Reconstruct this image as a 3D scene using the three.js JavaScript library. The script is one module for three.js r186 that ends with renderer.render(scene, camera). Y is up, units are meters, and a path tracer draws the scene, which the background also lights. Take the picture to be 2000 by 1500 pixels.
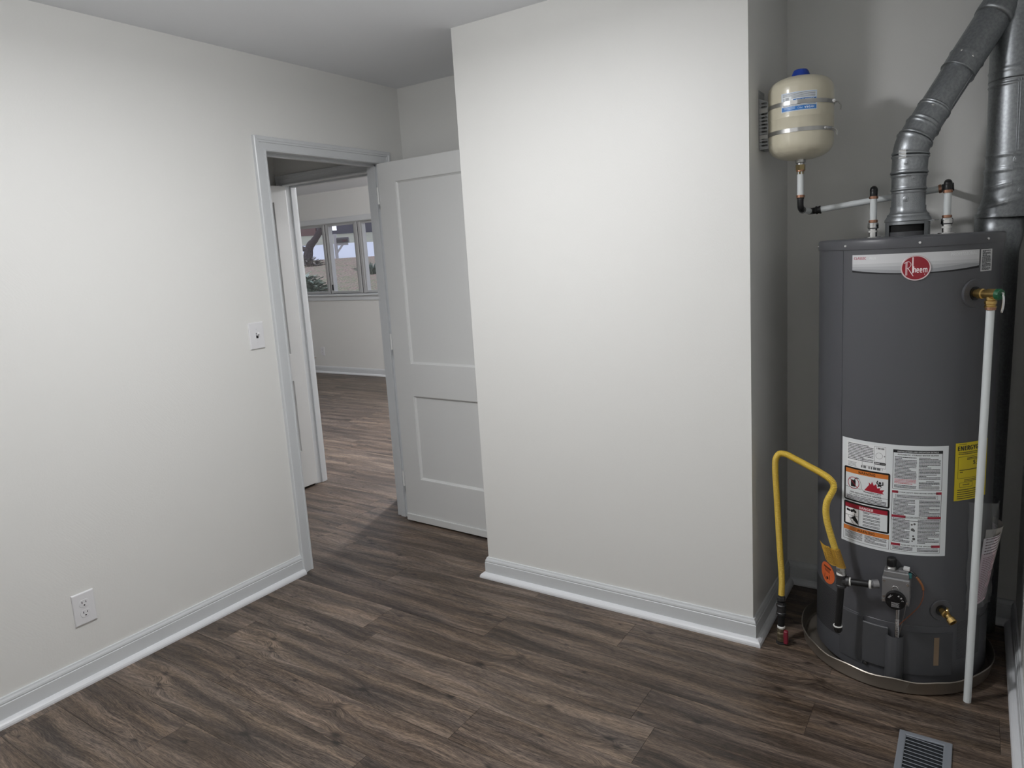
import * as THREE from 'three';
import { RoundedBoxGeometry } from 'three/addons/geometries/RoundedBoxGeometry.js';
import { RectAreaLightUniformsLib } from 'three/addons/lights/RectAreaLightUniformsLib.js';
import { mergeGeometries, mergeVertices, toCreasedNormals } from 'three/addons/utils/BufferGeometryUtils.js';
import { createNoise2D } from 'simplex-noise';

// ---------------------------------------------------------------- camera, sky, lights, exposure
const scene = new THREE.Scene();
const F = 1346.8;                                   // focal length in pixels of the 2000 x 1500 frame
const camera = new THREE.PerspectiveCamera(2 * Math.atan(750 / F) * 180 / Math.PI, 2000 / 1500, 0.02, 300);
camera.position.set(2.785, 1.4945, 0);
camera.rotation.order = 'YXZ';
camera.rotation.set(-0.1556, 0.574, -0.0576);
camera.setViewOffset(2000, 1500, -47.8, 40.7, 2000, 1500);
camera.updateProjectionMatrix();

const EXPOSURE = 1.0;
const SKY = 1.05;                                   // overcast sky late in the day
const LAMP_POS = new THREE.Vector3(1.38, 2.33, -1.15), LAMP_CD = 1.5, LAMP_DOWN = 7.4;
const LIVING_LAMP_POS = new THREE.Vector3(-0.9, 2.38, -4.75), LIVING_LAMP_CD = 16, LIVING_LAMP_DOWN = 2;
{
  const w = 64, h = 32, d = new Float32Array(w * h * 4), n2 = createNoise2D(rng(5));
  for (let j = 0; j < h; j++) for (let i = 0; i < w; i++) {
    const e = (j + 0.5) / h * 2 - 1;                // -1 nadir .. 1 zenith
    const a = i / w * Math.PI * 2, cl = 0.06 * n2(Math.cos(a) * 1.6 + e * 3, Math.sin(a) * 1.6);
    const b = SKY * (e > 0 ? 0.85 + 0.3 * e + cl : 0.35);
    const k = (j * w + i) * 4; d[k] = b * 0.86; d[k + 1] = b * 0.92; d[k + 2] = b * 1.1; d[k + 3] = 1;
  }
  const sky = new THREE.DataTexture(d, w, h, THREE.RGBAFormat, THREE.FloatType);
  sky.mapping = THREE.EquirectangularReflectionMapping; sky.magFilter = THREE.LinearFilter; sky.needsUpdate = true;
  scene.background = sky;
}
function pointLamp(p, cd, radius, color) {
  const l = new THREE.PointLight(color, cd, 0, 2);
  l.position.copy(p); l.castShadow = true; l.shadow.radius = radius; l.shadow.mapSize.set(1024, 1024);
  scene.add(l); return l;
}
RectAreaLightUniformsLib.init();
function panelLamp(p, cd, size, color) {            // the flat underside of the diffuser, shining down
  const l = new THREE.RectAreaLight(color, cd / (size * size), size, size);
  l.position.set(p.x, p.y + 0.02, p.z); l.lookAt(p.x, 0, p.z); scene.add(l); return l;
}
pointLamp(LAMP_POS, LAMP_CD, 4.5, 0xfdfdff); panelLamp(LAMP_POS, LAMP_DOWN, 0.24, 0xfdfdff);
pointLamp(LIVING_LAMP_POS, LIVING_LAMP_CD, 4, 0xfdfcff); panelLamp(LIVING_LAMP_POS, LIVING_LAMP_DOWN, 0.24, 0xfdfcff);

const renderer = new THREE.WebGLRenderer({ antialias: true });
renderer.toneMapping = THREE.LinearToneMapping;
renderer.toneMappingExposure = EXPOSURE;
renderer.shadowMap.enabled = true;

// ---------------------------------------------------------------- helpers
function rng(seed) { let s = seed >>> 0; return () => { s = (s + 0x6D2B79F5) >>> 0; let t = s; t = Math.imul(t ^ (t >>> 15), t | 1); t ^= t + Math.imul(t ^ (t >>> 7), t | 61); return ((t ^ (t >>> 14)) >>> 0) / 4294967296; }; }
const V = (x, y, z) => new THREE.Vector3(x, y, z);
const D2R = Math.PI / 180;
const used = {};
function numbered(n) { const k = used[n] = (used[n] ?? -1) + 1; return k ? `${n}_${String(k).padStart(3, '0')}` : n; }
const origin = new Map();
function prep(g) {
  let q = g.index ? g.toNonIndexed() : g;
  for (const k of Object.keys(q.attributes)) if (!['position', 'normal', 'uv'].includes(k)) q.deleteAttribute(k);
  if (!q.attributes.normal) q.computeVertexNormals();
  if (!q.attributes.uv) q.setAttribute('uv', new THREE.BufferAttribute(new Float32Array(q.attributes.position.count * 2), 2));
  q.morphAttributes = {}; q.groups = [];
  return q;
}
function M(...gs) { gs = gs.flat(9); return gs.length === 1 ? gs[0] : mergeGeometries(gs.map(prep)); }
function mk(name, g, m, parent, root) {
  const o = new THREE.Mesh(Array.isArray(g) ? M(g) : g, m);
  o.name = name; o.castShadow = o.receiveShadow = true;
  const og = origin.get(root);
  if (og) o.geometry = o.geometry.clone().translate(-og.x, -og.y, -og.z);
  parent.add(o); if (root) origin.set(o, og);
  return o;
}
// a thing: Group at its base; parts are given in world metres
function thing(name, label, category, pos, group) {
  const o = new THREE.Group(); o.name = numbered(name); o.position.set(...pos);
  o.userData = { label, category }; if (group) o.userData.group = group;
  scene.add(o); origin.set(o, V(...pos)); return o;
}
function part(name, g, m, parent, label) { const o = mk(name, g, m, parent, parent); if (label) o.userData.label = label; return o; }
function struct(name, g, m, label, category) {
  const o = mk(name, g, m, scene); o.userData = { kind: 'structure', label, category }; return o;
}
function structGroup(name, label, category, pos = [0, 0, 0]) {
  const o = new THREE.Group(); o.name = name; o.position.set(...pos); o.userData = { kind: 'structure', label, category };
  scene.add(o); origin.set(o, V(...pos)); return o;
}
function box(x0, x1, y0, y1, z0, z1) { const g = new THREE.BoxGeometry(x1 - x0, y1 - y0, z1 - z0); g.translate((x0 + x1) / 2, (y0 + y1) / 2, (z0 + z1) / 2); return g; }
function rbox(x0, x1, y0, y1, z0, z1, r = 0.002, s = 2) { const g = new RoundedBoxGeometry(x1 - x0, y1 - y0, z1 - z0, s, r); g.translate((x0 + x1) / 2, (y0 + y1) / 2, (z0 + z1) / 2); return g; }
function orient(g, a, b) { const d = b.clone().sub(a).normalize(); g.applyQuaternion(new THREE.Quaternion().setFromUnitVectors(V(0, 1, 0), d)); g.translate(a.x, a.y, a.z); return g; }
function rod(a, b, r, seg = 16, r2 = r) { const L = a.distanceTo(b); const g = new THREE.CylinderGeometry(r2, r, L, seg); g.translate(0, L / 2, 0); return orient(g, a, b); }
// lathe about the axis a -> b; profile [radius, distance from a]
function turn(prof, a, b, seg = 24, crease = 0.6) {
  let g = new THREE.LatheGeometry(prof.map(p => new THREE.Vector2(Math.max(p[0], 1e-5), p[1])), seg);
  g = toCreasedNormals(g, crease); return orient(g, a, b);
}
// tube along points with its own radius at each point
function tube(pts, rad, seg = 16, caps = true) {
  const n = pts.length, T = pts.map((p, i) => pts[Math.min(i + 1, n - 1)].clone().sub(pts[Math.max(i - 1, 0)]).normalize());
  let u = Math.abs(T[0].y) < 0.9 ? V(0, 1, 0) : V(1, 0, 0); u.sub(T[0].clone().multiplyScalar(u.dot(T[0]))).normalize();
  const P = [], U = [], I = []; let len = 0;
  for (let i = 0; i < n; i++) {
    if (i) { len += pts[i].distanceTo(pts[i - 1]); u.sub(T[i].clone().multiplyScalar(u.dot(T[i]))).normalize(); }
    const w = T[i].clone().cross(u), r = typeof rad === 'number' ? rad : rad[i];
    for (let j = 0; j <= seg; j++) { const a = j / seg * Math.PI * 2, c = Math.cos(a) * r, s = Math.sin(a) * r; P.push(pts[i].x + u.x * c + w.x * s, pts[i].y + u.y * c + w.y * s, pts[i].z + u.z * c + w.z * s); U.push(j / seg * r * 6.28, len); }
  }
  for (let i = 0; i < n - 1; i++) for (let j = 0; j < seg; j++) { const a = i * (seg + 1) + j, b = a + seg + 1; I.push(a, a + 1, b, b, a + 1, b + 1); }
  if (caps) for (const [i, f] of [[0, 1], [n - 1, 0]]) { const c = P.length / 3; P.push(pts[i].x, pts[i].y, pts[i].z); U.push(0, 0); for (let j = 0; j < seg; j++) { const a = i * (seg + 1) + j; f ? I.push(c, a + 1, a) : I.push(c, a, a + 1); } }
  const g = new THREE.BufferGeometry(); g.setAttribute('position', new THREE.Float32BufferAttribute(P, 3)); g.setAttribute('uv', new THREE.Float32BufferAttribute(U, 2)); g.setIndex(I); g.computeVertexNormals();
  return g;
}
function curve(pts, n) { return new THREE.CatmullRomCurve3(pts.map(p => V(...p)), false, 'centripetal').getSpacedPoints(n); }
// sweep a closed profile [[side, out]] along a mitred polyline; returns one geometry per segment
function miter(path, nrm, prof, sgn) {
  path = path.map(p => V(...p)); nrm = V(...nrm);
  const n = path.length, T = [], S = [];
  for (let i = 0; i < n - 1; i++) { T[i] = path[i + 1].clone().sub(path[i]).normalize(); S[i] = T[i].clone().cross(nrm).multiplyScalar(sgn); }
  const ring = i => {
    const a = S[Math.max(i - 1, 0)], b = S[Math.min(i, n - 2)], m = a.clone().add(b).divideScalar(1 + a.dot(b));
    return prof.map(q => path[i].clone().addScaledVector(m, q[0]).addScaledVector(nrm, q[1]));
  };
  const tri = THREE.ShapeUtils.triangulateShape(prof.map(q => new THREE.Vector2(...q)), []);
  const out = [];
  for (let i = 0; i < n - 1; i++) {
    const A = ring(i), B = ring(i + 1), P = [], U = [], L = path[i].distanceTo(path[i + 1]);
    const push = (...vs) => vs.forEach(([v, a, b]) => { P.push(v.x, v.y, v.z); U.push(a, b); });
    let acc = 0;
    for (let k = 0; k < prof.length; k++) {
      const k2 = (k + 1) % prof.length, w = Math.hypot(prof[k][0] - prof[k2][0], prof[k][1] - prof[k2][1]);
      push([A[k], 0, acc], [B[k], L, acc], [B[k2], L, acc + w], [A[k], 0, acc], [B[k2], L, acc + w], [A[k2], 0, acc + w]); acc += w;
    }
    for (const [a, b, c] of tri) { push([A[a], 0, 0], [A[b], 0, 0], [A[c], 0, 0]); push([B[a], 0, 0], [B[c], 0, 0], [B[b], 0, 0]); }
    const g = new THREE.BufferGeometry(); g.setAttribute('position', new THREE.Float32BufferAttribute(P, 3)); g.setAttribute('uv', new THREE.Float32BufferAttribute(U, 2)); g.computeVertexNormals();
    out.push(g);
  }
  return out;
}
// sheet on an upright cylinder; angle 0 faces +z, y may be functions of the angle
function sheet(cx, cz, R, a0, a1, y0, y1, na = 24, ny = 2, uvm) {
  const P = [], U = [], N = [], I = [], f = (q, t) => typeof q === 'function' ? q(t) : q;
  for (let j = 0; j <= ny; j++) for (let i = 0; i <= na; i++) {
    const t = i / na, a = (a0 + (a1 - a0) * t) * D2R, v = j / ny, y = f(y0, t) + (f(y1, t) - f(y0, t)) * v;
    P.push(cx + R * Math.sin(a), y, cz + R * Math.cos(a)); N.push(Math.sin(a), 0, Math.cos(a));
    if (uvm) U.push(R * a, y); else U.push(t, v);
  }
  for (let j = 0; j < ny; j++) for (let i = 0; i < na; i++) { const a = j * (na + 1) + i, b = a + na + 1; I.push(a, a + 1, b, b, a + 1, b + 1); }
  const g = new THREE.BufferGeometry(); g.setAttribute('position', new THREE.Float32BufferAttribute(P, 3)); g.setAttribute('normal', new THREE.Float32BufferAttribute(N, 3)); g.setAttribute('uv', new THREE.Float32BufferAttribute(U, 2)); g.setIndex(I);
  return g;
}
// curved slab on an upright cylinder, with thickness
function slab(cx, cz, R0, R1, a0, a1, y0, y1, na = 12, e = 0.002) {
  const pr = [[R0, y0], [R1 - e, y0], [R1, y0 + e], [R1, y1 - e], [R1 - e, y1], [R0, y1]], P = [], I = [];
  const k = pr.length;
  for (let i = 0; i <= na; i++) { const a = (a0 + (a1 - a0) * i / na) * D2R; for (const [r, y] of pr) P.push(cx + r * Math.sin(a), y, cz + r * Math.cos(a)); }
  for (let i = 0; i < na; i++) for (let j = 0; j < k; j++) { const a = i * k + j, b = i * k + (j + 1) % k; I.push(a, a + k, b, b, a + k, b + k); }
  for (const s of [0, na]) for (let j = 1; j < k - 1; j++) I.push(s * k, s * k + j, s * k + j + 1);
  const g = new THREE.BufferGeometry(); g.setAttribute('position', new THREE.Float32BufferAttribute(P, 3)); g.setIndex(I);
  return toCreasedNormals(g, 0.5);
}
function ovalSheet(cx, cz, R, ac, yc, ra, ry, n = 40, rings = 5) {
  const P = [], U = [], N = [], I = [];
  for (let j = 0; j <= rings; j++) for (let i = 0; i <= n; i++) {
    const t = i / n * Math.PI * 2, q = j / rings, a = (ac + ra * q * Math.cos(t)) * D2R, y = yc + ry * q * Math.sin(t);
    P.push(cx + R * Math.sin(a), y, cz + R * Math.cos(a)); N.push(Math.sin(a), 0, Math.cos(a)); U.push(0.5 + 0.5 * q * Math.cos(t), 0.5 + 0.5 * q * Math.sin(t));
  }
  for (let j = 0; j < rings; j++) for (let i = 0; i < n; i++) { const a = j * (n + 1) + i, b = a + n + 1; I.push(a, b, a + 1, b, b + 1, a + 1); }
  const g = new THREE.BufferGeometry(); g.setAttribute('position', new THREE.Float32BufferAttribute(P, 3)); g.setAttribute('normal', new THREE.Float32BufferAttribute(N, 3)); g.setAttribute('uv', new THREE.Float32BufferAttribute(U, 2)); g.setIndex(I);
  return g;
}
function canvasTex(w, h, draw) {
  const c = document.createElement('canvas'); c.width = w; c.height = h; const x = c.getContext('2d'); draw(x, w, h);
  const t = new THREE.CanvasTexture(c); t.colorSpace = THREE.SRGBColorSpace; t.magFilter = THREE.LinearFilter; return t;
}
function dataTex(w, h, fn, srgb) {
  const d = new Uint8Array(w * h * 4);
  for (let j = 0; j < h; j++) for (let i = 0; i < w; i++) { const c = fn(i, j), k = (j * w + i) * 4; d[k] = c[0]; d[k + 1] = c[1]; d[k + 2] = c[2]; d[k + 3] = 255; }
  const t = new THREE.DataTexture(d, w, h); t.wrapS = t.wrapT = THREE.RepeatWrapping; t.magFilter = THREE.LinearFilter; if (srgb) t.colorSpace = THREE.SRGBColorSpace; t.needsUpdate = true; return t;
}
const std = (color, roughness, metalness = 0, extra = {}) => new THREE.MeshStandardMaterial({ color, roughness, metalness, ...extra });
const phys = (o) => new THREE.MeshPhysicalMaterial(o);

// ---------------------------------------------------------------- materials
const nz = createNoise2D(rng(11)), nz2 = createNoise2D(rng(12));
const paintBump = dataTex(512, 512, (i, j) => { const k = 6.2832 / 512, a = Math.cos(i * k) * 9, b = Math.sin(i * k) * 9, c = Math.cos(j * k) * 9, d = Math.sin(j * k) * 9; const v = 128 + 70 * nz(a * 2.2 + c * 1.7, b * 2.2 + d * 1.7) + 40 * nz2(a * 5 + d * 4, b * 5 + c * 4); return [v, v, v]; });
paintBump.repeat.set(2.5, 2.5);
const MAT = {
  wall: std(0xe3e3e0, 0.5, 0, { bumpMap: paintBump, bumpScale: 0.00025 }),
  ceiling: std(0xedeff2, 0.85),
  trim: std(0xd2d5d7, 0.33),
  shoe: std(0xdfe1e4, 0.35),
  door: std(0xdcdddc, 0.4),
  subfloor: std(0x2a2522, 0.9),
  white: std(0xe4e4e6, 0.3),
  slot: std(0x141414, 0.6),
  screw: std(0xb9b9b9, 0.35, 0.9),
  jacket: std(0x535458, 0.36),
  jacketDark: std(0x4a4b4e, 0.5),
  galv: null,
  chrome: std(0xd8d8d8, 0.16, 1),
  steel: std(0xb4b4b2, 0.32, 1),
  iron: std(0x1c1c1d, 0.38, 0.2),
  castIron: std(0x4a4a4b, 0.45, 0.7),
  tape: std(0xe6e6e2, 0.6),
  copper: std(0xa9806a, 0.32, 0.9),
  brass: std(0xc2a468, 0.3, 0.95),
  pex: phys({ color: 0xd9dedf, roughness: 0.35, clearcoat: 0.2 }),
  black: std(0x131315, 0.4),
  yellow: std(0xd9ba4a, 0.42),
  tank: phys({ color: 0xcbc5b0, roughness: 0.35, clearcoat: 0.5, clearcoatRoughness: 0.15 }),
  blue: std(0x1d3f9d, 0.4),
  red: std(0x7d2233, 0.4),
  green: std(0x1f5d3d, 0.4),
  pan: std(0x9a938a, 0.38, 0.75),
  lampShade: std(0xffffff, 0.5, 0, { emissive: 0xfffaf2, emissiveIntensity: 1.6 }),
  glass: phys({ color: 0xffffff, roughness: 0.0, transmission: 1, thickness: 0, ior: 1.5 }),
  vinyl: std(0xb2b3b3, 0.45),
  darkGap: std(0x222326, 0.6),
  register: std(0x8b9097, 0.45, 0.2),
};
{
  const c = dataTex(512, 512, (i, j) => { const v = 176 + 7 * nz(i / 7, j / 7) + 9 * nz2(i / 30, j / 30) + 6 * nz2(i / 3, j / 90); return [v, v + 1, v + 2]; }, true);
  c.repeat.set(4, 4);
  MAT.galv = std(0xdfe3e6, 0.4, 0.88, { map: c });
  MAT.zinc = std(0xa6a8aa, 0.5, 0.45);
}

// wood-look planks: eight printed plank designs on one sheet, each 1.22 m long
const PLW = 0.1775, PLL = 1.22;
const woodTex = (() => {
  const W = 2048, H = 2048, S = 256, a = createNoise2D(rng(21)), b = createNoise2D(rng(22)), r = rng(23);
  const knots = Array.from({ length: 8 }, () => Array.from({ length: 3 + Math.floor(r() * 3) }, () => [r() * 1.22, r() * 0.1775, 0.006 + r() * 0.01]));
  const tone = [0.02, -0.04, 0.05, -0.02, 0.03, -0.06, 0.06, 0.0];
  return dataTex(W, H, (i, j) => {
    const s = j / S | 0, x = i / W * 1.22, y = (j % S) / S * PLW, o = s * 13.7;
    let wy = y + 0.012 * a(x * 1.6 + o, y * 5) + 0.004 * b(x * 5 + o, y * 14), kd = 0;
    for (const [kx, ky, kr] of knots[s]) { const dx = (x - kx) * 0.42, dy = y - ky, q = Math.exp(-(dx * dx + dy * dy) / (kr * kr * 3)); wy += Math.sign(dy || 1) * q * kr * 0.9; kd = Math.max(kd, Math.exp(-(dx * dx * 1.5 + dy * dy) / (kr * kr * 0.35))); }
    const broad = a(x * 0.9 + o, wy * 13 + o), mid = b(x * 2.2 + o * 2, wy * 55), fine = a(x * 7 + o * 3, wy * 210), pore = b(x * 26 + o, wy * 520), pore2 = a(x * 14 - o, wy * 900);
    const ring = Math.sin((wy + 0.03 * a(x * 0.7 - o, o)) * 420 + 3 * a(x * 1.3 + o, wy * 9));
    let v = 0.52 + tone[s] + 0.23 * broad + 0.13 * mid + 0.14 * fine + 0.05 * ring * (0.5 + 0.5 * broad) - 0.5 * Math.max(0, pore - 0.2) - 0.42 * Math.max(0, pore2 - 0.3) + 0.3 * Math.max(0, -pore - 0.4) - 0.45 * kd;
    v = Math.min(1, Math.max(0, v));
    const warm = 0.5 + 0.5 * a(x * 1.5 + 40 + o, y * 16);
    return [32 + 128 * v + 4 * warm, 27 + 116 * v, 23 + 103 * v - 6 * warm + 3];
  }, true);
})();
const woodMats = [0xffffff, 0xf4f4f4, 0xf8f5f2, 0xeceaea, 0xe8e5e2].map(c => std(c, 0.42, 0, { map: woodTex, bumpMap: woodTex, bumpScale: 0.0006 }));

// ---------------------------------------------------------------- dimensions of the house
const XL = 0, XR = 2.947, ZB = -3.033, ZN = 0.35, CH = 2.455;      // main room
const BX0 = 0.874, BX1 = 2.113, BZ = -2.441, RZ = -2.997;          // partition block and closet rear wall
const DZ0 = -2.117, DZ1 = -2.852, WT = 0.1, DH = 2.035;                      // door 1 opening in the left wall
const HZ = -3.05, HZ2 = -3.135, HX = -1.155, D2X0 = -1.075, D2X1 = -0.3; // hall and doorway 2
const FZ = -6.572, CH2 = 2.495, LXL = -6.3, LXR = 0.8;             // living room

// ---------------------------------------------------------------- floor of planks
{
  const floor = struct('floor', box(LXL - 0.1, XR + 0.13, -0.12, -0.0042, FZ - 0.12, ZN + 0.13), MAT.subfloor, 'dark wood-look plank floor running through both rooms', 'floor');
  const r = rng(77), z00 = -1.646, joint = { 0: 1.42, '-2': 1.887, '-4': 1.667, '-3': 2.383, 1: 0.464 };
  const inside = (x0, x1, zc) => { const xc = (x0 + x1) / 2; return zc > HZ2 ? x1 > HX - 0.1 && (zc > -3.06 || xc < 0.4) && !(zc > -0.5 && x1 < -0.1) : zc > FZ - 0.1 && x0 < LXR; };
  for (let k = -28; k <= 11; k++) {
    const z0 = z00 + k * PLW, z1 = z0 + PLW, off = joint[k] ?? r() * PLL;
    for (let x0 = off - 7 * PLL - PLL * Math.round(off / PLL); x0 < XR; x0 += PLL) {
      const xa = Math.max(x0, LXL), xb = Math.min(x0 + PLL, XR), za = Math.max(z0, FZ), zb = Math.min(z1, ZN), q = [r(), r(), r(), r()];
      if (xb - xa < 0.02 || zb - za < 0.02 || !inside(xa, xb, (za + zb) / 2)) continue;
      const g = 0.0005, geo = box(xa + g, xb - g, -0.004, 0, za + g, zb - g), uv = geo.attributes.uv, p = geo.attributes.position;
      const s = q[0] * 8 | 0, fx = q[1] < 0.5, fz = q[2] < 0.5;
      for (let i = 0; i < uv.count; i++) { let u = (p.getX(i) - x0) / PLL, v = (p.getZ(i) - z0) / PLW; if (fx) u = 1 - u; if (fz) v = 1 - v; uv.setXY(i, u, (s + 0.01 + 0.98 * v) / 8); }
      const o = new THREE.Mesh(geo, woodMats[q[3] * 5 | 0]); o.name = 'plank'; o.castShadow = o.receiveShadow = true; floor.add(o);
    }
  }
}

// ---------------------------------------------------------------- walls and ceilings
struct('wall_left', [box(-WT, 0, 0, 2.62, DZ0 + 0.018, ZN + 0.12), box(-WT, 0, 0, 2.62, HZ, DZ1 - 0.018), box(-WT, 0, DH + 0.018, 2.62, DZ1 - 0.018, DZ0 + 0.018)], MAT.wall, 'long cream wall on the left, holding the doorway and the switch', 'wall');
struct('wall_back', box(0, BX0 + 0.05, 0, 2.62, HZ2, ZB), MAT.wall, 'short cream wall behind the opened grey door', 'wall');
struct('wall_partition', box(BX0, BX1, 0, 2.62, RZ - 0.12, BZ), MAT.wall, 'brightly lit cream wall block projecting between the door and the heater closet', 'wall');
struct('wall_rear', box(BX1, XR + 0.12, 0, 2.62, RZ - 0.12, RZ), MAT.wall, 'shaded wall of the closet behind the water heater', 'wall');
struct('wall_right', box(XR, XR + 0.12, 0, 2.62, RZ, ZN + 0.12), MAT.wall, 'wall at the right edge beside the water heater', 'wall');
struct('wall_near', box(0, XR, 0, 2.62, ZN, ZN + 0.12), MAT.wall, 'wall behind the camera closing the room', 'wall');
struct('ceiling', box(-WT, XR + 0.12, CH, CH + 0.14, HZ, ZN + 0.12), MAT.ceiling, 'flat pale grey ceiling of the front room', 'ceiling');
struct('wall_hall_left', box(HX - 0.12, HX, 0, 2.62, HZ, -0.3), MAT.wall, 'hall wall behind the second opened door', 'wall');
struct('wall_hall_near', box(HX, -WT, 0, 2.62, -0.42, -0.3), MAT.wall, 'near end wall of the hall, out of view', 'wall');
struct('wall_hall_far', [box(LXL, D2X0 - 0.018, 0, 2.62, HZ2, HZ), box(D2X1 + 0.018, 0, 0, 2.62, HZ2, HZ), box(D2X0 - 0.018, D2X1 + 0.018, DH + 0.018, 2.62, HZ2, HZ)], MAT.wall, 'hall wall with the second doorway, seen above the casing', 'wall');
struct('ceiling_hall', box(HX - 0.12, -WT, CH, CH + 0.14, HZ, -0.3), MAT.ceiling, 'ceiling of the hall between the two doorways', 'ceiling');
const WX0 = -5.62, WX1 = -3.35, WY0 = 1.118, WY1 = 2.075;
struct('wall_living_far', [box(LXL, WX0, 0, 2.62, FZ - 0.14, FZ), box(WX1, LXR, 0, 2.62, FZ - 0.14, FZ), box(WX0, WX1, 0, WY0, FZ - 0.14, FZ), box(WX0, WX1, WY1, 2.62, FZ - 0.14, FZ)], MAT.wall, 'far cream wall of the living room with the window', 'wall');
struct('wall_living_left', box(LXL - 0.12, LXL, 0, 2.62, FZ - 0.14, HZ), MAT.wall, 'left wall of the living room, out of view', 'wall');
struct('wall_living_right', box(LXR, LXR + 0.12, 0, 2.62, FZ - 0.14, HZ2), MAT.wall, 'right wall of the living room, out of view', 'wall');
struct('ceiling_living', box(LXL - 0.12, LXR + 0.12, CH2, CH2 + 0.14, FZ - 0.14, HZ2), MAT.ceiling, 'pale ceiling of the living room beyond the hall', 'ceiling');

// ---------------------------------------------------------------- baseboards with shoe moulding
const BASE = [[0, 0], [0.014, 0], [0.014, 0.072], [0.0115, 0.074], [0.0125, 0.079], [0.011, 0.085], [0.0075, 0.091], [0.006, 0.096], [0, 0.097]];
const SHOE = [[0.0135, 0], [0.0345, 0], [0.0345, 0.007], [0.032, 0.0135], [0.0275, 0.0185], [0.021, 0.0225], [0.0135, 0.024]];
function baseboards(path, names) {
  const a = miter(path, [0, 1, 0], BASE, 1), b = miter(path, [0, 1, 0], SHOE, 1);
  names.forEach(([n, label], i) => { if (!n) return; const o = struct(n, a[i], MAT.trim, label, 'baseboard'); const s = mk('shoe_moulding', b[i], MAT.shoe, o); s.userData.label = 'rounded white shoe strip'; });
}
baseboards([[BX0, 0, ZB], [BX0, 0, BZ], [BX1, 0, BZ], [BX1, 0, RZ], [XR, 0, RZ], [XR, 0, ZN], [XL, 0, ZN], [XL, 0, -2.056]], [
  ['baseboard_partition_left', 'baseboard on the hidden left side of the projecting wall block'], ['baseboard_partition', 'grey baseboard with white shoe along the bright projecting wall'],
  ['baseboard_closet_side', 'dark shaded baseboard leading back beside the gas shutoff valve'], ['baseboard_closet_rear', 'shaded baseboard behind the water heater'],
  ['baseboard_right', 'baseboard at the right edge beside the floor register'], ['baseboard_near', 'baseboard behind the camera'], ['baseboard_left', 'long grey baseboard under the outlet on the left wall']]);
baseboards([[LXL, 0, FZ], [LXR, 0, FZ]], [['baseboard_living', 'baseboard under the window of the far room']]);
baseboards([[HX, 0, -0.42], [HX, 0, HZ]], []);

// ---------------------------------------------------------------- door casings and jambs
const CASE = [[0, 0], [0, 0.010], [0.004, 0.0125], [0.009, 0.0125], [0.011, 0.009], [0.036, 0.0115], [0.0385, 0.0155], [0.046, 0.016], [0.048, 0.0185], [0.060, 0.019], [0.064, 0.016], [0.064, 0]];
{
  const t1 = structGroup('trim_1', 'pale grey moulded casing and jamb around the doorway in the left wall', 'door trim');
  const c = miter([[0, 0, DZ0], [0, DH, DZ0], [0, DH, DZ1], [0, 0, DZ1]], [1, 0, 0], CASE, -1);
  c.forEach(g => part('casing', g, MAT.trim, t1));
  const c2 = miter([[-WT, 0, DZ1], [-WT, DH, DZ1], [-WT, DH, DZ0], [-WT, 0, DZ0]], [-1, 0, 0], CASE, -1);
  part('casing', c2, MAT.trim, t1);
  part('jamb', box(-WT, 0, 0, DH + 0.017, DZ0, DZ0 + 0.0175), MAT.trim, t1); part('jamb', box(-WT, 0, 0, DH + 0.017, DZ1 - 0.0175, DZ1), MAT.trim, t1); part('head_jamb', box(-WT, 0, DH, DH + 0.0175, DZ1, DZ0), MAT.trim, t1);
  part('door_stop', [rbox(-0.074, -0.04, 0, DH, DZ0 - 0.012, DZ0 + 0.001), rbox(-0.074, -0.04, 0, DH, DZ1 - 0.001, DZ1 + 0.012), rbox(-0.074, -0.04, DH - 0.012, DH + 0.001, DZ1, DZ0)], MAT.trim, t1);
  const t2 = structGroup('trim_2', 'shaded grey casing and jamb of the second doorway beyond the hall', 'door trim');
  miter([[D2X0, 0, HZ], [D2X0, DH, HZ], [D2X1, DH, HZ], [D2X1, 0, HZ]], [0, 0, 1], CASE, -1).forEach(g => part('casing', g, MAT.trim, t2));
  part('casing', miter([[D2X1, 0, HZ2], [D2X1, DH, HZ2], [D2X0, DH, HZ2], [D2X0, 0, HZ2]], [0, 0, -1], CASE, -1), MAT.trim, t2);
  part('jamb', box(D2X0 - 0.0175, D2X0, 0, DH + 0.017, HZ2, HZ), MAT.trim, t2); part('jamb', box(D2X1, D2X1 + 0.0175, 0, DH + 0.017, HZ2, HZ), MAT.trim, t2); part('head_jamb', box(D2X0, D2X1, DH, DH + 0.0175, HZ2, HZ), MAT.trim, t2);
  part('door_stop', [rbox(D2X0 - 0.001, D2X0 + 0.012, 0, DH, HZ2 + 0.008, HZ - 0.042), rbox(D2X1 - 0.012, D2X1 + 0.001, 0, DH, HZ2 + 0.008, HZ - 0.042), rbox(D2X0, D2X1, DH - 0.012, DH + 0.001, HZ2 + 0.008, HZ - 0.042)], MAT.trim, t2);
}

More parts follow.
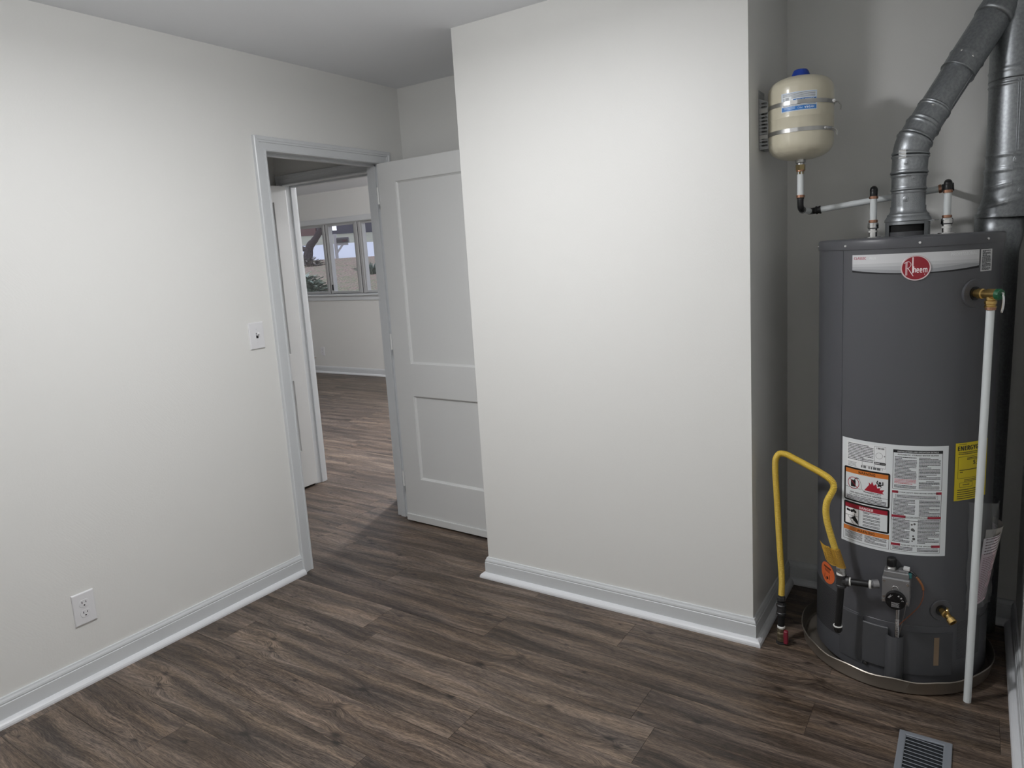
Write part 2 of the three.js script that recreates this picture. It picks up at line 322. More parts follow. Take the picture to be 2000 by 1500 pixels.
// ---------------------------------------------------------------- two-panel doors; local x along the width, +z is the seen face
function makeDoor(name, label, W, sw, hinge, turnY) {
  const H = 2.015, t = 0.035, o = structGroup(name, label, 'door', [hinge[0], 0.014, hinge[2]]);
  o.rotation.y = turnY;
  origin.set(o, V(0, 0, 0));
  const s = new THREE.Shape([[0.003, 0.003], [W - 0.003, 0.003], [W - 0.003, H - 0.003], [0.003, H - 0.003]].map(p => new THREE.Vector2(...p)));
  const holes = [[0.252, 0.742], [0.922, 1.912]];
  for (const [a, b] of holes) s.holes.push(new THREE.Path([[sw, a], [sw, b], [W - sw, b], [W - sw, a]].map(p => new THREE.Vector2(...p))));
  const g = new THREE.ExtrudeGeometry(s, { depth: t - 0.006, bevelEnabled: true, bevelSize: 0.003, bevelThickness: 0.003, bevelSegments: 2 }); g.translate(0, 0, 0.003);
  part('door_frame', g, MAT.door, o);
  for (const [a, b] of holes) {
    const e = 0.011;
    part('door_panel', box(sw - 0.004, W - sw + 0.004, a - 0.004, b + 0.004, 0.013, 0.022), MAT.door, o);
    // sloped sticking around the panel
    for (const f of [1, -1]) { const z = f > 0 ? 0.022 : 0.013; part('panel_moulding', miter([[sw, a, z], [sw, b, z], [W - sw, b, z], [W - sw, a, z], [sw, a, z]].map(p => p), [0, 0, f], [[-0.004, 0], [-0.004, 0.011], [0.001, 0.011], [0.004, 0.006], [e, 0.001], [e, 0]], f > 0 ? 1 : -1), MAT.door, o); }
  }
  for (const y of [0.2, 1.0, 1.8]) part('hinge', rod(V(-0.004, y, t + 0.004), V(-0.004, y + 0.09, t + 0.004), 0.006, 12), MAT.door, o);
  return o;
}
{
  const d1 = makeDoor('door_1', 'pale grey two-panel door standing open against the back wall, partly behind the bright wall', 0.72, 0.126, [0.018, 0, -2.83], -1.9 * D2R);
  d1.position.set(0.016, 0.014, -2.84);
  part('door_sweep', rbox(0.001, 0.719, -0.004, 0.036, 0.034, 0.043, 0.003), MAT.door, d1);
  part('door_handle', turn([[0.026, 0], [0.026, 0.008], [0.011, 0.012], [0.011, 0.035], [0.024, 0.042], [0.028, 0.055], [0.02, 0.066], [0, 0.068]], V(0.665, 0.92, 0.035), V(0.665, 0.92, 0.1)), MAT.steel, d1);
  const d2 = makeDoor('door_2', 'second panel door opened against the hall wall, seen at a sharp angle', 0.75, 0.1, [0, 0, 0], Math.PI / 2);
  d2.rotation.y = Math.PI / 2; d2.position.set(-1.09, 0.014, -2.295);
  part('door_handle', turn([[0.026, 0], [0.026, 0.008], [0.011, 0.012], [0.011, 0.035], [0.024, 0.042], [0.028, 0.055], [0.02, 0.066], [0, 0.068]], V(0.06, 0.92, 0.035), V(0.06, 0.92, 0.1)), MAT.steel, d2);
}

// ---------------------------------------------------------------- window in the living room
{
  const w = structGroup('window_1', 'three-part window of the far room with grey frames', 'window', [0, 0, 0]);
  const fw = (a, b, c, d, z0, z1) => [[a, b, c, d]].map(() => [box(a, a + 0.028, c, d, z0, z1), box(b - 0.028, b, c, d, z0, z1), box(a + 0.028, b - 0.028, c, c + 0.03, z0, z1), box(a + 0.028, b - 0.028, d - 0.028, d, z0, z1)]);
  const cs = [[0, 0], [0, 0.012], [0.02, 0.015], [0.055, 0.017], [0.068, 0.02], [0.07, 0]];
  part('window_casing', miter([[WX0, WY0, FZ], [WX0, WY1, FZ], [WX1, WY1, FZ], [WX1, WY0, FZ]], [0, 0, 1], cs, -1), MAT.trim, w);
  part('window_sill', rbox(WX0 - 0.11, WX1 + 0.11, WY0 - 0.028, WY0, FZ - 0.1, FZ + 0.045, 0.008), MAT.trim, w);
  part('window_apron', rbox(WX0 - 0.07, WX1 + 0.07, WY0 - 0.088, WY0 - 0.028, FZ, FZ + 0.017, 0.003), MAT.trim, w);
  part('window_frame', [box(WX0, WX0 + 0.02, WY0, WY1, FZ - 0.14, FZ), box(WX1 - 0.02, WX1, WY0, WY1, FZ - 0.14, FZ), box(WX0, WX1, WY1 - 0.012, WY1, FZ - 0.14, FZ), box(WX0, WX1, WY0 - 0.001, WY0 + 0.008, FZ - 0.14, FZ - 0.1)], MAT.vinyl, w);
  const lites = [[WX0 + 0.02, -4.85], [-4.775, -4.235], [-4.125, WX1 - 0.02]];
  const mull = (a, b, g) => { part('mullion', [rbox(a, g - 0.008, WY0, WY1, FZ - 0.12, FZ - 0.012, 0.004), rbox(g + 0.008, b, WY0, WY1, FZ - 0.12, FZ - 0.02, 0.004)], MAT.vinyl, w); part('mullion_gap', box(g - 0.009, g + 0.009, WY0 + 0.01, WY1 - 0.01, FZ - 0.06, FZ - 0.03), MAT.darkGap, w); };
  mull(-4.85, -4.775, -4.812); mull(-4.235, -4.125, -4.178);
  lites.forEach(([a, b], i) => {
    const z = FZ - 0.042;
    const s = part('sash', fw(a, b, WY0 + 0.006, WY1 - 0.01, z - 0.014, z + 0.014), MAT.vinyl, w);
    part('pane', box(a + 0.026, b - 0.026, WY0 + 0.034, WY1 - 0.036, z - 0.002, z + 0.002), MAT.glass, s);
    if (i === 1) part('sash_lock', rbox(a + 0.006, a + 0.022, WY0 + 0.05, WY0 + 0.13, z + 0.013, z + 0.03, 0.003), MAT.black, s);
  });
}

// ---------------------------------------------------------------- lamps (both above the frame)
function ceilingLamp(label, x, z, top, shown) {
  const t = thing('ceiling_lamp', label, 'lamp', [x, top, z]);
  part('lamp_base', turn([[0, 0], [0.15, 0], [0.15, 0.022], [0.142, 0.028], [0, 0.028]], V(x, top, z), V(x, top - 1, z), 40), MAT.white, t);
  part('lamp_shade', turn([[0.138, 0.026], [0.138, 0.05], [0.12, 0.07], [0.08, 0.082], [0, 0.086]], V(x, top, z), V(x, top - 1, z), 40, 1.2), MAT.lampShade, t);
}
ceilingLamp('round white flush lamp on the ceiling of the front room', LAMP_POS.x, LAMP_POS.z, CH);
ceilingLamp('round white flush lamp on the ceiling of the living room', LIVING_LAMP_POS.x, LIVING_LAMP_POS.z, CH2);

// ---------------------------------------------------------------- switch and outlets; local frame: plate in xy, facing +z
function plateGeo(w, h, t) { const s = new THREE.Shape([[-w / 2, -h / 2], [w / 2, -h / 2], [w / 2, h / 2], [-w / 2, h / 2]].map(p => new THREE.Vector2(...p))); const g = new THREE.ExtrudeGeometry(s, { depth: 0.001, bevelEnabled: true, bevelSize: 0.004, bevelThickness: t, bevelSegments: 3, bevelOffset: -0.004 }); g.translate(0, 0, 0.0005); return g; }
function wallPlate(name, label, category, pos, ry, w = 0.076, h = 0.122) {
  const t = thing(name, label, category, pos); t.rotation.y = ry; origin.set(t, V(0, 0, 0));
  const g = plateGeo(w, h, 0.0055); part('cover_plate', g, MAT.white, t); return t;
}
const screwAt = (t, y, z = 0.0068) => part('screw', turn([[0.0034, 0], [0.003, 0.0012], [0, 0.0016]], V(0, y, z), V(0, y, z + 1), 12), MAT.white, t);
{
  const t = wallPlate('light_switch', 'white toggle light switch on the left wall beside the doorway', 'switch', [0, 1.202, -1.957], Math.PI / 2);
  screwAt(t, 0.03); screwAt(t, -0.03);
  part('switch_slot', box(-0.0055, 0.0055, -0.012, 0.012, 0.0065, 0.0074), MAT.slot, t);
  const g = rbox(-0.0045, 0.0045, -0.005, 0.005, 0, 0.018, 0.002); g.rotateX(-0.6); g.translate(0, 0.002, 0.006); part('toggle', g, MAT.white, t);
}
function outlet(label, pos, ry) {
  const t = wallPlate('outlet', label, 'outlet', pos, ry);
  for (const s of [1, -1]) {
    const sh = new THREE.Shape(); sh.absarc(0, 0, 0.0172, -0.95, 0.95); sh.absarc(0, 0, 0.0172, Math.PI - 0.95, Math.PI + 0.95); sh.closePath();
    const g = new THREE.ExtrudeGeometry(sh, { depth: 0.0012, bevelEnabled: true, bevelSize: 0.0006, bevelThickness: 0.0006, bevelSegments: 1, curveSegments: 16 }); g.rotateZ(0); g.translate(0, s * 0.0195, 0.0064);
    const f = part('receptacle', g, MAT.white, t);
    part('slot', [box(-0.0078, -0.0056, s * 0.0195 + 0.0005, s * 0.0195 + 0.0085, 0.008, 0.0087), box(0.0056, 0.0076, s * 0.0195 + 0.001, s * 0.0195 + 0.008, 0.008, 0.0087), turn([[0.0027, 0], [0.0027, 0.0009], [0, 0.0009]], V(0, s * 0.0195 - 0.007, 0.0078), V(0, s * 0.0195 - 0.007, 1), 12)], MAT.slot, f);
  }
  screwAt(t, 0);
}
outlet('white duplex outlet low on the left wall above the baseboard', [0, 0.2865, -1.09], Math.PI / 2);
outlet('small white outlet on the far wall under the window, seen through the doorway', [-5.08, 0.31, FZ], 0);

// ---------------------------------------------------------------- water heater
const HXC = 2.577, HZC = -2.665, HR = 0.274;
const on = (a, r, y) => V(HXC + r * Math.sin(a * D2R), y, HZC + r * Math.cos(a * D2R));
const txt = (x, s, px, py, size, color, o = {}) => { x.fillStyle = color; x.font = `${o.w || 'bold'} ${size}px ${o.f || 'sans-serif'}`; x.textAlign = o.a || 'center'; x.textBaseline = 'middle'; x.save(); x.translate(px, py); x.scale(o.sx || 1, 1); x.fillText(s, 0, 0); x.restore(); };
function lines(x, r, x0, x1, y0, y1, step, color, th = 2) { x.fillStyle = color; for (let y = y0; y < y1; y += step) { const end = r() < 0.22 ? x0 + (x1 - x0) * (0.3 + 0.6 * r()) : x1 - r() * 8; let c = x0; while (c < end) { const w = 5 + r() * 16; x.fillRect(c, y, Math.min(w, end - c), th * 1.2); c += w + 2.5; } } }
const heater = thing('water_heater', 'tall dark grey gas water heater standing in the closet on a metal pan', 'water heater', [HXC, 0.014, HZC]);
{
  const T = heater, Y0 = 0.014;
  const up = (y0, prof, seg = 96, cr = 0.5) => turn(prof, V(HXC, y0, HZC), V(HXC, y0 + 1, HZC), seg, cr);
  part('jacket', up(0, [[0, Y0], [HR - 0.004, Y0], [HR, Y0 + 0.004], [HR, 0.222], [HR - 0.0012, 0.2232], [HR - 0.0012, 0.2246], [HR, 0.2258], [HR, 1.452], [0, 1.452]]), MAT.jacket, T);
  part('top_cap', up(0, [[HR - 0.002, 1.4522], [HR + 0.0025, 1.4522], [HR + 0.003, 1.455], [HR + 0.003, 1.478], [HR + 0.001, 1.4825], [HR - 0.003, 1.485], [HR - 0.03, 1.4865], [0, 1.488]], 96, 0.7), MAT.jacket, T);
  for (const a of [-75, -34.6, 11.4, 55.2, 98]) part('screw', turn([[0.0048, 0], [0.0048, 0.0012], [0.0036, 0.003], [0, 0.0038]], on(a, HR + 0.003, 1.4655), on(a, HR + 1, 1.4655), 12), MAT.chrome, T);
  // long vertical seam of the jacket
  part('jacket_seam', slab(HXC, HZC, HR - 0.001, HR + 0.0012, -37.6, -36.9, 0.5, 1.45, 2, 0.0005), MAT.jacket, T);
  // brand banner and badge
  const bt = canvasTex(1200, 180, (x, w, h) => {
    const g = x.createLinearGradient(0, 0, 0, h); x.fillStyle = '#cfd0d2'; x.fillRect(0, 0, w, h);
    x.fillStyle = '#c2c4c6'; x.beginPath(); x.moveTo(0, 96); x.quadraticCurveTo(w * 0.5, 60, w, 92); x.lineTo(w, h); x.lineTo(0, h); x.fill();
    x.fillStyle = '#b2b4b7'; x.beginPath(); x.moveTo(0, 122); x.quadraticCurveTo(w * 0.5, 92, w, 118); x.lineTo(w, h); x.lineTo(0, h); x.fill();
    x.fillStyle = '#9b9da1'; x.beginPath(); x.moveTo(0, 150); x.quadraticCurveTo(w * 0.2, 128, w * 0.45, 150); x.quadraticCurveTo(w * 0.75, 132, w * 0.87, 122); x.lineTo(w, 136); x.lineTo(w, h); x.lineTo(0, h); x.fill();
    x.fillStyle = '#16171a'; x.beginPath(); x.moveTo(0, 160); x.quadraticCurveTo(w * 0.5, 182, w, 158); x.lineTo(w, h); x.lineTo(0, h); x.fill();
    txt(x, 'CLASSIC', 16, 34, 34, '#9c2b3e', { a: 'left', w: 'bold' }); txt(x, 'PLUS', 182, 34, 28, '#e6e7e8', { a: 'left', w: 'normal' });
    txt(x, 'PROFESSIONAL', w - 26, 30, 40, '#e4e6e8', { a: 'right', w: 'normal' });
  });
  bt.flipY = true;
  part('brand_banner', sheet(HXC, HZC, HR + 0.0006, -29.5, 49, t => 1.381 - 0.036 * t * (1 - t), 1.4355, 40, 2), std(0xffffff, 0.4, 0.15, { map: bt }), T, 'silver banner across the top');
  const lt = canvasTex(512, 512, (x, w) => {
    x.fillStyle = '#d9cfd0'; x.fillRect(0, 0, w, w); x.fillStyle = '#8f1426'; x.beginPath(); x.arc(256, 256, 240, 0, 7); x.fill();
    x.strokeStyle = '#efe9e9'; x.lineCap = 'round'; x.lineWidth = 9;
    x.beginPath(); x.moveTo(84, 130); x.lineTo(84, 402); x.moveTo(104, 122); x.lineTo(104, 402); x.stroke();
    x.beginPath(); x.moveTo(60, 156); x.quadraticCurveTo(110, 100, 154, 132); x.quadraticCurveTo(196, 190, 140, 246); x.lineTo(100, 262); x.stroke();
    x.lineWidth = 13; x.beginPath(); x.moveTo(118, 256); x.lineTo(212, 420); x.stroke();
    x.lineWidth = 20; x.beginPath(); x.moveTo(204, 40); x.lineTo(204, 356); x.stroke();
    txt(x, 'h', 208, 292, 168, '#f4efef', { a: 'left', sx: 0.55 }); txt(x, 'eem', 262, 297, 172, '#f4efef', { a: 'left', sx: 0.56 });
    x.beginPath(); x.fillStyle = '#f4efef'; x.arc(412, 392, 9, 0, 7); x.fill();
  });
  part('brand_badge', ovalSheet(HXC, HZC, HR + 0.003, 9.6, 1.39, 8.2, 0.037), std(0xffffff, 0.3, 0, { map: lt }), T, 'red oval badge');
  part('badge_rim', tube(Array.from({ length: 61 }, (_, i) => { const t = i / 60 * Math.PI * 2; return on(9.6 + 8.25 * Math.cos(t), HR + 0.0022, 1.39 + 0.0372 * Math.sin(t)); }), 0.0014, 6, false), std(0xd0c0c2, 0.3, 0.3), T);
  const rt = canvasTex(128, 256, (x, w, h) => { x.fillStyle = '#c9cbcc'; x.fillRect(0, 0, w, h); x.strokeStyle = '#eee'; x.lineWidth = 6; x.strokeRect(0, 0, w, h); const r = rng(3); lines(x, r, 16, 112, 12, 90, 12, '#1c1c1e', 7); lines(x, r, 12, 116, 96, 246, 10, '#26262a', 6); });
  part('rating_label', sheet(HXC, HZC, HR + 0.0008, 50.3, 60.6, 1.369, 1.4345, 8, 1), std(0xffffff, 0.5, 0, { map: rt }), T);
  // instruction label
  const it = canvasTex(1360, 1520, (x, w, h) => {
    const r = rng(9), K = '#17181a';
    x.fillStyle = '#dfe3e5'; x.fillRect(0, 0, w, h);
    // rating plate, upper left
    x.fillStyle = '#e9ebec'; x.fillRect(76, 40, 540, 376);
    lines(x, r, 96, 460, 62, 300, 22, K, 8); x.strokeStyle = '#444'; x.lineWidth = 3; x.strokeRect(470, 52, 140, 300); x.strokeRect(310, 250, 160, 95);
    x.fillStyle = K; for (let i = 0; i < 18; i++) if (r() < 0.7) x.fillRect(484 + i * 6.5, 66, 4, 24);
    x.strokeStyle = '#555'; x.beginPath(); x.arc(530, 180, 42, 0, 7); x.stroke(); txt(x, '★', 530, 182, 22, K); txt(x, 'B', 596, 180, 26, K);
    x.fillStyle = K; x.beginPath(); x.roundRect(468, 270, 148, 36, 18); x.fill(); txt(x, 'AHRI', 506, 289, 26, '#fff'); txt(x, 'CERTIFIED', 572, 289, 15, '#ddd', { w: 'normal' });
    for (let i = 0; i < 46; i++) if (r() < 0.62) { x.fillStyle = K; x.fillRect(296 + i * 6.2, 350, 4.6, 34); }
    lines(x, r, 96, 230, 330, 400, 18, '#555', 5);
    // warning block
    const frame = (y0, y1, bar, name, dark) => { x.fillStyle = '#0c0c0d'; x.beginPath(); x.roundRect(40, y0, 632, y1 - y0, 26); x.fill(); x.fillStyle = '#dfe3e5'; x.fillRect(64, y0 + 24, 584, y1 - y0 - 48); x.fillStyle = bar; x.fillRect(64, y0 + 24, 584, 62); txt(x, '▲ ' + name, 356, y0 + 56, 48, dark); };
    frame(408, 900, '#d17a35', 'WARNING', '#26140a');
    x.strokeStyle = '#a31f33'; x.lineWidth = 10; x.fillStyle = K; x.fillRect(148, 590, 72, 96); x.lineWidth = 12; x.strokeStyle = K; x.beginPath(); x.moveTo(206, 590); x.quadraticCurveTo(208, 540, 262, 556); x.stroke();
    x.lineWidth = 4; x.strokeStyle = '#333'; x.beginPath(); x.moveTo(262, 556); x.quadraticCurveTo(300, 600, 306, 690); x.quadraticCurveTo(330, 740, 560, 744); x.stroke();
    x.strokeStyle = '#a31f33'; x.lineWidth = 9; x.beginPath(); x.arc(186, 632, 82, 0, 7); x.moveTo(128, 574); x.lineTo(244, 690); x.stroke();
    x.fillStyle = '#a51c30'; x.beginPath(); x.moveTo(344, 700); x.lineTo(408, 610); x.lineTo(402, 574); x.lineTo(432, 600); x.lineTo(446, 556); x.lineTo(470, 610); x.lineTo(500, 580); x.lineTo(514, 640); x.lineTo(556, 628); x.lineTo(546, 660); x.lineTo(604, 650); x.lineTo(580, 690); x.lineTo(600, 712); x.closePath(); x.fill();
    x.fillStyle = K; x.beginPath(); x.arc(546, 560, 17, 0, 7); x.fill(); x.lineWidth = 13; x.strokeStyle = K; x.lineJoin = 'round'; x.beginPath(); x.moveTo(520, 530); x.lineTo(506, 566); x.lineTo(540, 590); x.lineTo(584, 582); x.lineTo(582, 540); x.moveTo(540, 584); x.lineTo(520, 618); x.moveTo(544, 590); x.lineTo(566, 616); x.stroke(); x.fillRect(520, 580, 42, 30);
    txt(x, 'Flammable Vapors', 450, 722, 26, K); x.fillStyle = '#333'; x.fillRect(64, 700, 230, 4); x.fillRect(470, 770, 178, 4);
    txt(x, 'FIRE AND EXPLOSION HAZARD', 350, 768, 30, K); txt(x, 'Can result in serious injury or death', 350, 800, 26, K); lines(x, r, 84, 632, 820, 872, 19, K, 8);
    // danger block
    frame(916, 1264, '#a01d31', 'DANGER', '#f2eeee');
    x.strokeStyle = '#333'; x.lineWidth = 5; x.strokeRect(64, 1002, 206, 238); x.fillStyle = '#fff'; x.fillRect(68, 1006, 198, 230); x.beginPath(); x.moveTo(64, 1120); x.lineTo(270, 1112); x.moveTo(110, 1130); x.lineTo(200, 1236); x.stroke();
    x.fillStyle = K; for (const [a, b, c] of [[104, 1042, 18], [128, 1046, 16], [166, 1048, 20], [196, 1036, 20], [220, 1050, 18]]) { x.beginPath(); x.arc(a, b, c, 0, 7); x.fill(); }
    x.beginPath(); x.moveTo(166, 1140); x.lineTo(216, 1112); x.lineTo(264, 1180); x.lineTo(266, 1230); x.lineTo(196, 1180); x.closePath(); x.fill(); x.lineWidth = 9; x.strokeStyle = K; x.beginPath(); x.moveTo(176, 1150); x.lineTo(142, 1150); x.moveTo(180, 1162); x.lineTo(150, 1170); x.moveTo(214, 1120); x.lineTo(212, 1080); x.stroke();
    for (const y of [1012, 1058, 1104, 1150, 1196]) lines(x, r, 330, 560, y, y + 34, 17, K, 7);
    // lower warning
    x.strokeStyle = '#222'; x.lineWidth = 4; x.strokeRect(40, 1276, 632, 204); x.fillStyle = '#d17a35'; x.fillRect(40, 1276, 632, 64); txt(x, '▲ WARNING', 356, 1308, 50, '#26140a');
    for (const [a, b] of [[64, 330], [360, 644]]) for (const y of [1352, 1406]) lines(x, r, a, b, y, y + 46, 17, K, 7);
    // right column
    x.strokeStyle = '#222'; x.lineWidth = 5; x.strokeRect(702, 66, 584, 540); x.fillStyle = K; x.fillRect(702, 66, 584, 38); txt(x, 'INSTALLATION AND OPERATION DETAILS', 994, 86, 25, '#dfe3e5'); txt(x, 'AUTOMATIC STORAGE WATER HEATER', 994, 128, 27, K);
    for (const [a, b] of [[720, 980], [1004, 1268]]) { lines(x, r, a, b, 158, 300, 19, K, 8); lines(x, r, a, b, 312, 452, 19, K, 8); }
    lines(x, r, 720, 980, 466, 536, 18, '#b0303f', 7); lines(x, r, 720, 980, 548, 590, 15, K, 7); txt(x, '▲ WARNING', 1136, 480, 20, K); lines(x, r, 1010, 1262, 496, 520, 14, K, 9); lines(x, r, 1010, 1262, 534, 580, 15, '#444', 7);
    const sec = (y, s, wd) => { x.fillStyle = '#9a2236'; x.fillRect(696, y, 594, 34); x.fillStyle = '#dfe3e5'; x.fillRect(994 - wd / 2, y - 2, wd, 38); txt(x, s, 994, y + 18, 24, K); };
    x.strokeRect(698, 640, 588, 400); sec(630, 'FOR YOUR SAFETY READ BEFORE OPERATING', 450); x.lineWidth = 3; x.strokeRect(740, 680, 500, 52); lines(x, r, 752, 1226, 690, 726, 19, K, 8);
    lines(x, r, 716, 976, 746, 960, 19, K, 8); lines(x, r, 1020, 1276, 746, 960, 19, K, 8);
    sec(970, 'LIGHTING INSTRUCTIONS', 260); x.strokeRect(698, 1004, 588, 476); lines(x, r, 712, 920, 1016, 1356, 19, K, 8); lines(x, r, 1010, 1280, 1016, 1356, 19, K, 8);
    x.fillStyle = '#555'; for (const [a, b, c] of [[940, 1090, 12], [972, 1080, 14], [950, 1160, 20], [966, 1172, 14], [960, 1250, 12], [968, 1290, 18], [950, 1320, 10]]) { x.beginPath(); x.arc(a, b, c, 0, 7); x.fill(); }
    sec(1370, 'TO TURN OFF GAS TO THE APPLIANCE', 370); lines(x, r, 716, 960, 1414, 1470, 19, K, 8); lines(x, r, 1010, 1274, 1414, 1470, 19, K, 8);
  });
  part('instruction_label', sheet(HXC, HZC, HR + 0.0008, -35.6, 32.6, 0.4685, 0.833, 40, 1), std(0xffffff, 0.4, 0, { map: it }), T, 'large white label with orange and red warning blocks');
  const yt = canvasTex(512, 700, (x, w, h) => {
    const r = rng(15), K = '#1b1a10'; x.fillStyle = '#d8c320'; x.fillRect(0, 0, w, h); lines(x, r, 40, 150, 16, 30, 18, K, 5); for (const o of [-2, 0, 2]) txt(x, 'ENERGYGUIDE', 256 + o, 66, 76, K, { sx: 0.88 });
    lines(x, r, 40, 480, 112, 150, 20, K, 8); x.strokeStyle = K; x.lineWidth = 4; x.strokeRect(40, 170, 420, 260); lines(x, r, 160, 360, 186, 204, 16, K, 7); txt(x, '$', 270, 250, 76, K); txt(x, '320', 360, 250, 84, K, { w: 'normal' });
    x.fillStyle = K; x.fillRect(60, 326, 340, 9); lines(x, r, 66, 110, 350, 366, 18, K, 8); lines(x, r, 380, 440, 350, 366, 18, K, 8); lines(x, r, 130, 400, 448, 476, 18, K, 7); x.strokeRect(70, 486, 180, 54); lines(x, r, 110, 210, 506, 520, 18, K, 8); x.fillRect(350, 470, 96, 56); lines(x, r, 40, 470, 566, 690, 26, K, 9);
  });
  part('energy_label', sheet(HXC, HZC, HR + 0.0008, 37.2, 65.4, 0.65, 0.8385, 18, 1), std(0xffffff, 0.45, 0, { map: yt }), T, 'yellow energy label');
  const ot = canvasTex(256, 256, (x, w) => { x.fillStyle = '#dc6a37'; x.fillRect(0, 0, w, w); const r = rng(4), K = '#2b1710'; lines(x, r, 62, 196, 50, 66, 12, K, 10); lines(x, r, 80, 180, 84, 120, 12, '#5a2c18', 6); x.strokeStyle = K; x.lineWidth = 8; x.beginPath(); x.moveTo(84, 150); x.lineTo(78, 200); x.lineTo(120, 218); x.moveTo(172, 140); x.lineTo(176, 196); x.stroke(); x.fillStyle = K; x.beginPath(); x.arc(132, 190, 18, 0, 7); x.fill(); });
  part('round_sticker', ovalSheet(HXC, HZC, HR + 0.0008, -51, 0.309, 9.2, 0.0385, 32, 4), std(0xffffff, 0.5, 0, { map: ot }), T, 'orange round sticker');
  part('tape_strip', sheet(HXC, HZC, HR + 0.0042, 27.2, 30.6, 0.088, 0.187, 4, 1), std(0x8a7660, 0.7), T, 'brown strip of tape');
  // air intake screens
  const gt = canvasTex(512, 512, (x, w) => { x.fillStyle = '#707174'; x.fillRect(0, 0, w, w); x.fillStyle = '#232325'; for (let j = 0; j < 32; j++) for (let i = 0; i < 32; i++) { x.beginPath(); x.arc(i * 16 + (j % 2) * 8 + 4, j * 16 + 8, 4.4, 0, 7); x.fill(); } });
  part('air_screen', sheet(HXC, HZC, HR + 0.0006, -78, -36.5, t => 0.085 + 0.02 * t, 0.262, 20, 1), std(0xb0b0b0, 0.5, 0.3, { map: gt }), T);
  part('air_screen', sheet(HXC, HZC, HR + 0.0006, 43.5, 66, 0.1, 0.235, 12, 1), std(0xd8d8d8, 0.5, 0.3, { map: gt }), T);
  // burner covers
  part('burner_cover', slab(HXC, HZC, HR - 0.002, HR + 0.010, -17, -1, 0.06, 0.207, 10, 0.003), MAT.jacketDark, T);
  part('burner_cover', slab(HXC, HZC, HR - 0.002, HR + 0.0035, 6, 40, 0.05, 0.2, 14, 0.001), MAT.jacketDark, T);
  part('burner_cover', slab(HXC, HZC, HR - 0.002, HR + 0.003, -36, -17.3, 0.045, 0.217, 10, 0.001), MAT.jacketDark, T);
  { const c = on(3, HR + 0.001, 0); const p = (y) => V(c.x, y, c.z);
    part('burner_column', turn([[0.0255, 0], [0.028, 0.003], [0.028, 0.156], [0.027, 0.16], [0.0245, 0.16], [0.0245, 0.12], [0, 0.12]], p(0.026), p(1), 32), MAT.jacketDark, T);
    part('burner_gasket', turn([[0.0235, 0], [0.0235, 0.012], [0, 0.014]], p(0.146), p(1), 20), std(0xa8a37c, 0.8), T); }
  part('burner_screw', [turn([[0.006, 0], [0.006, 0.004], [0, 0.006]], on(-15, HR + 0.004, 0.052), on(-15, 1, 0.052), 8)], MAT.steel, T);
  // gas control with dial, knob, leads
  const gx = 2.595, gz = -2.352;
  const gc = part('gas_control', [rbox(2.555, 2.635, 0.318, 0.402, -2.402, -2.344, 0.003), rbox(2.558, 2.632, 0.4, 0.42, -2.4, -2.352, 0.004), rbox(2.6, 2.63, 0.418, 0.425, -2.395, -2.36, 0.002)], std(0x8f8f90, 0.42, 0.6), T, 'silver gas control box');
  part('control_plate', rbox(2.556, 2.634, 0.3165, 0.4, -2.345, -2.341, 0.0015), std(0x9a9a9b, 0.38, 0.7), gc);
  for (const [x, y] of [[2.5615, 0.391], [2.6285, 0.389], [2.6285, 0.327], [2.5615, 0.337], [2.561, 0.3245]]) part('screw', turn([[0.0042, 0], [0.004, 0.002], [0, 0.003]], V(x, y, -2.341), V(x, y, 1), 10), MAT.chrome, gc);
  part('ring_mark', tube(Array.from({ length: 25 }, (_, i) => { const t = -0.3 + i / 24 * 4.4; return V(2.5935 + 0.0085 * Math.cos(t), 0.369 + 0.0085 * Math.sin(t), -2.3405); }), 0.0014, 6), MAT.chrome, gc);
  const dt = canvasTex(256, 256, (x, w) => { x.fillStyle = '#0b0b0d'; x.fillRect(0, 0, w, w); x.save(); x.translate(128, 128); ['●', 'VAC', '·', '▲', 'A', 'B', 'C'].forEach((s, i) => { x.save(); x.rotate(-1.35 + i * 0.45); txt(x, s, 0, -92, 34, '#d7d7d7'); x.restore(); }); x.restore(); const r = rng(6); lines(x, r, 78, 180, 150, 214, 15, '#b8b8b8', 6); });
  { const d = new THREE.CylinderGeometry(0.0292, 0.0305, 0.014, 40); d.rotateX(Math.PI / 2); d.translate(2.5965, 0.3335, -2.333); part('dial', d, MAT.black, gc, 'black temperature dial');
    const f = new THREE.CircleGeometry(0.029, 40); f.translate(2.5965, 0.3335, -2.3258); part('dial_face', f, std(0xffffff, 0.35, 0, { map: dt }), gc); }
  part('knob', [turn([[0.0135, 0], [0.0145, 0.003], [0.0145, 0.022], [0.0125, 0.026], [0, 0.026]], V(2.579, 0.431, -2.376), V(2.579, 1, -2.376), 18, 0.4)], MAT.black, gc);
  part('knob_collar', turn([[0.0155, 0], [0.0155, 0.005], [0.0115, 0.009], [0.0115, 0.013], [0, 0.013]], V(2.579, 0.419, -2.376), V(2.579, 1, -2.376), 20), MAT.steel, gc);
  part('connector', [rbox(2.628, 2.639, 0.406, 0.42, -2.372, -2.355, 0.002)], std(0x2e6c6c, 0.5), gc);
  part('lead_tag', rbox(2.614, 2.632, 0.426, 0.436, -2.378, -2.362, 0.002), std(0xc9c9c9, 0.5), gc);
  part('lead', tube(curve([[2.606, 0.422, -2.375], [2.63, 0.424, -2.37], [2.646, 0.42, -2.362], [2.655, 0.411, -2.356]], 20), 0.0032, 8), MAT.black, gc);
  part('copper_sheath', tube(curve([[2.652, 0.414, -2.358], [2.663, 0.401, -2.354], [2.671, 0.384, -2.353], [2.672, 0.376, -2.353]], 16), 0.0038, 10), std(0x8a5a38, 0.45, 0.3), gc);
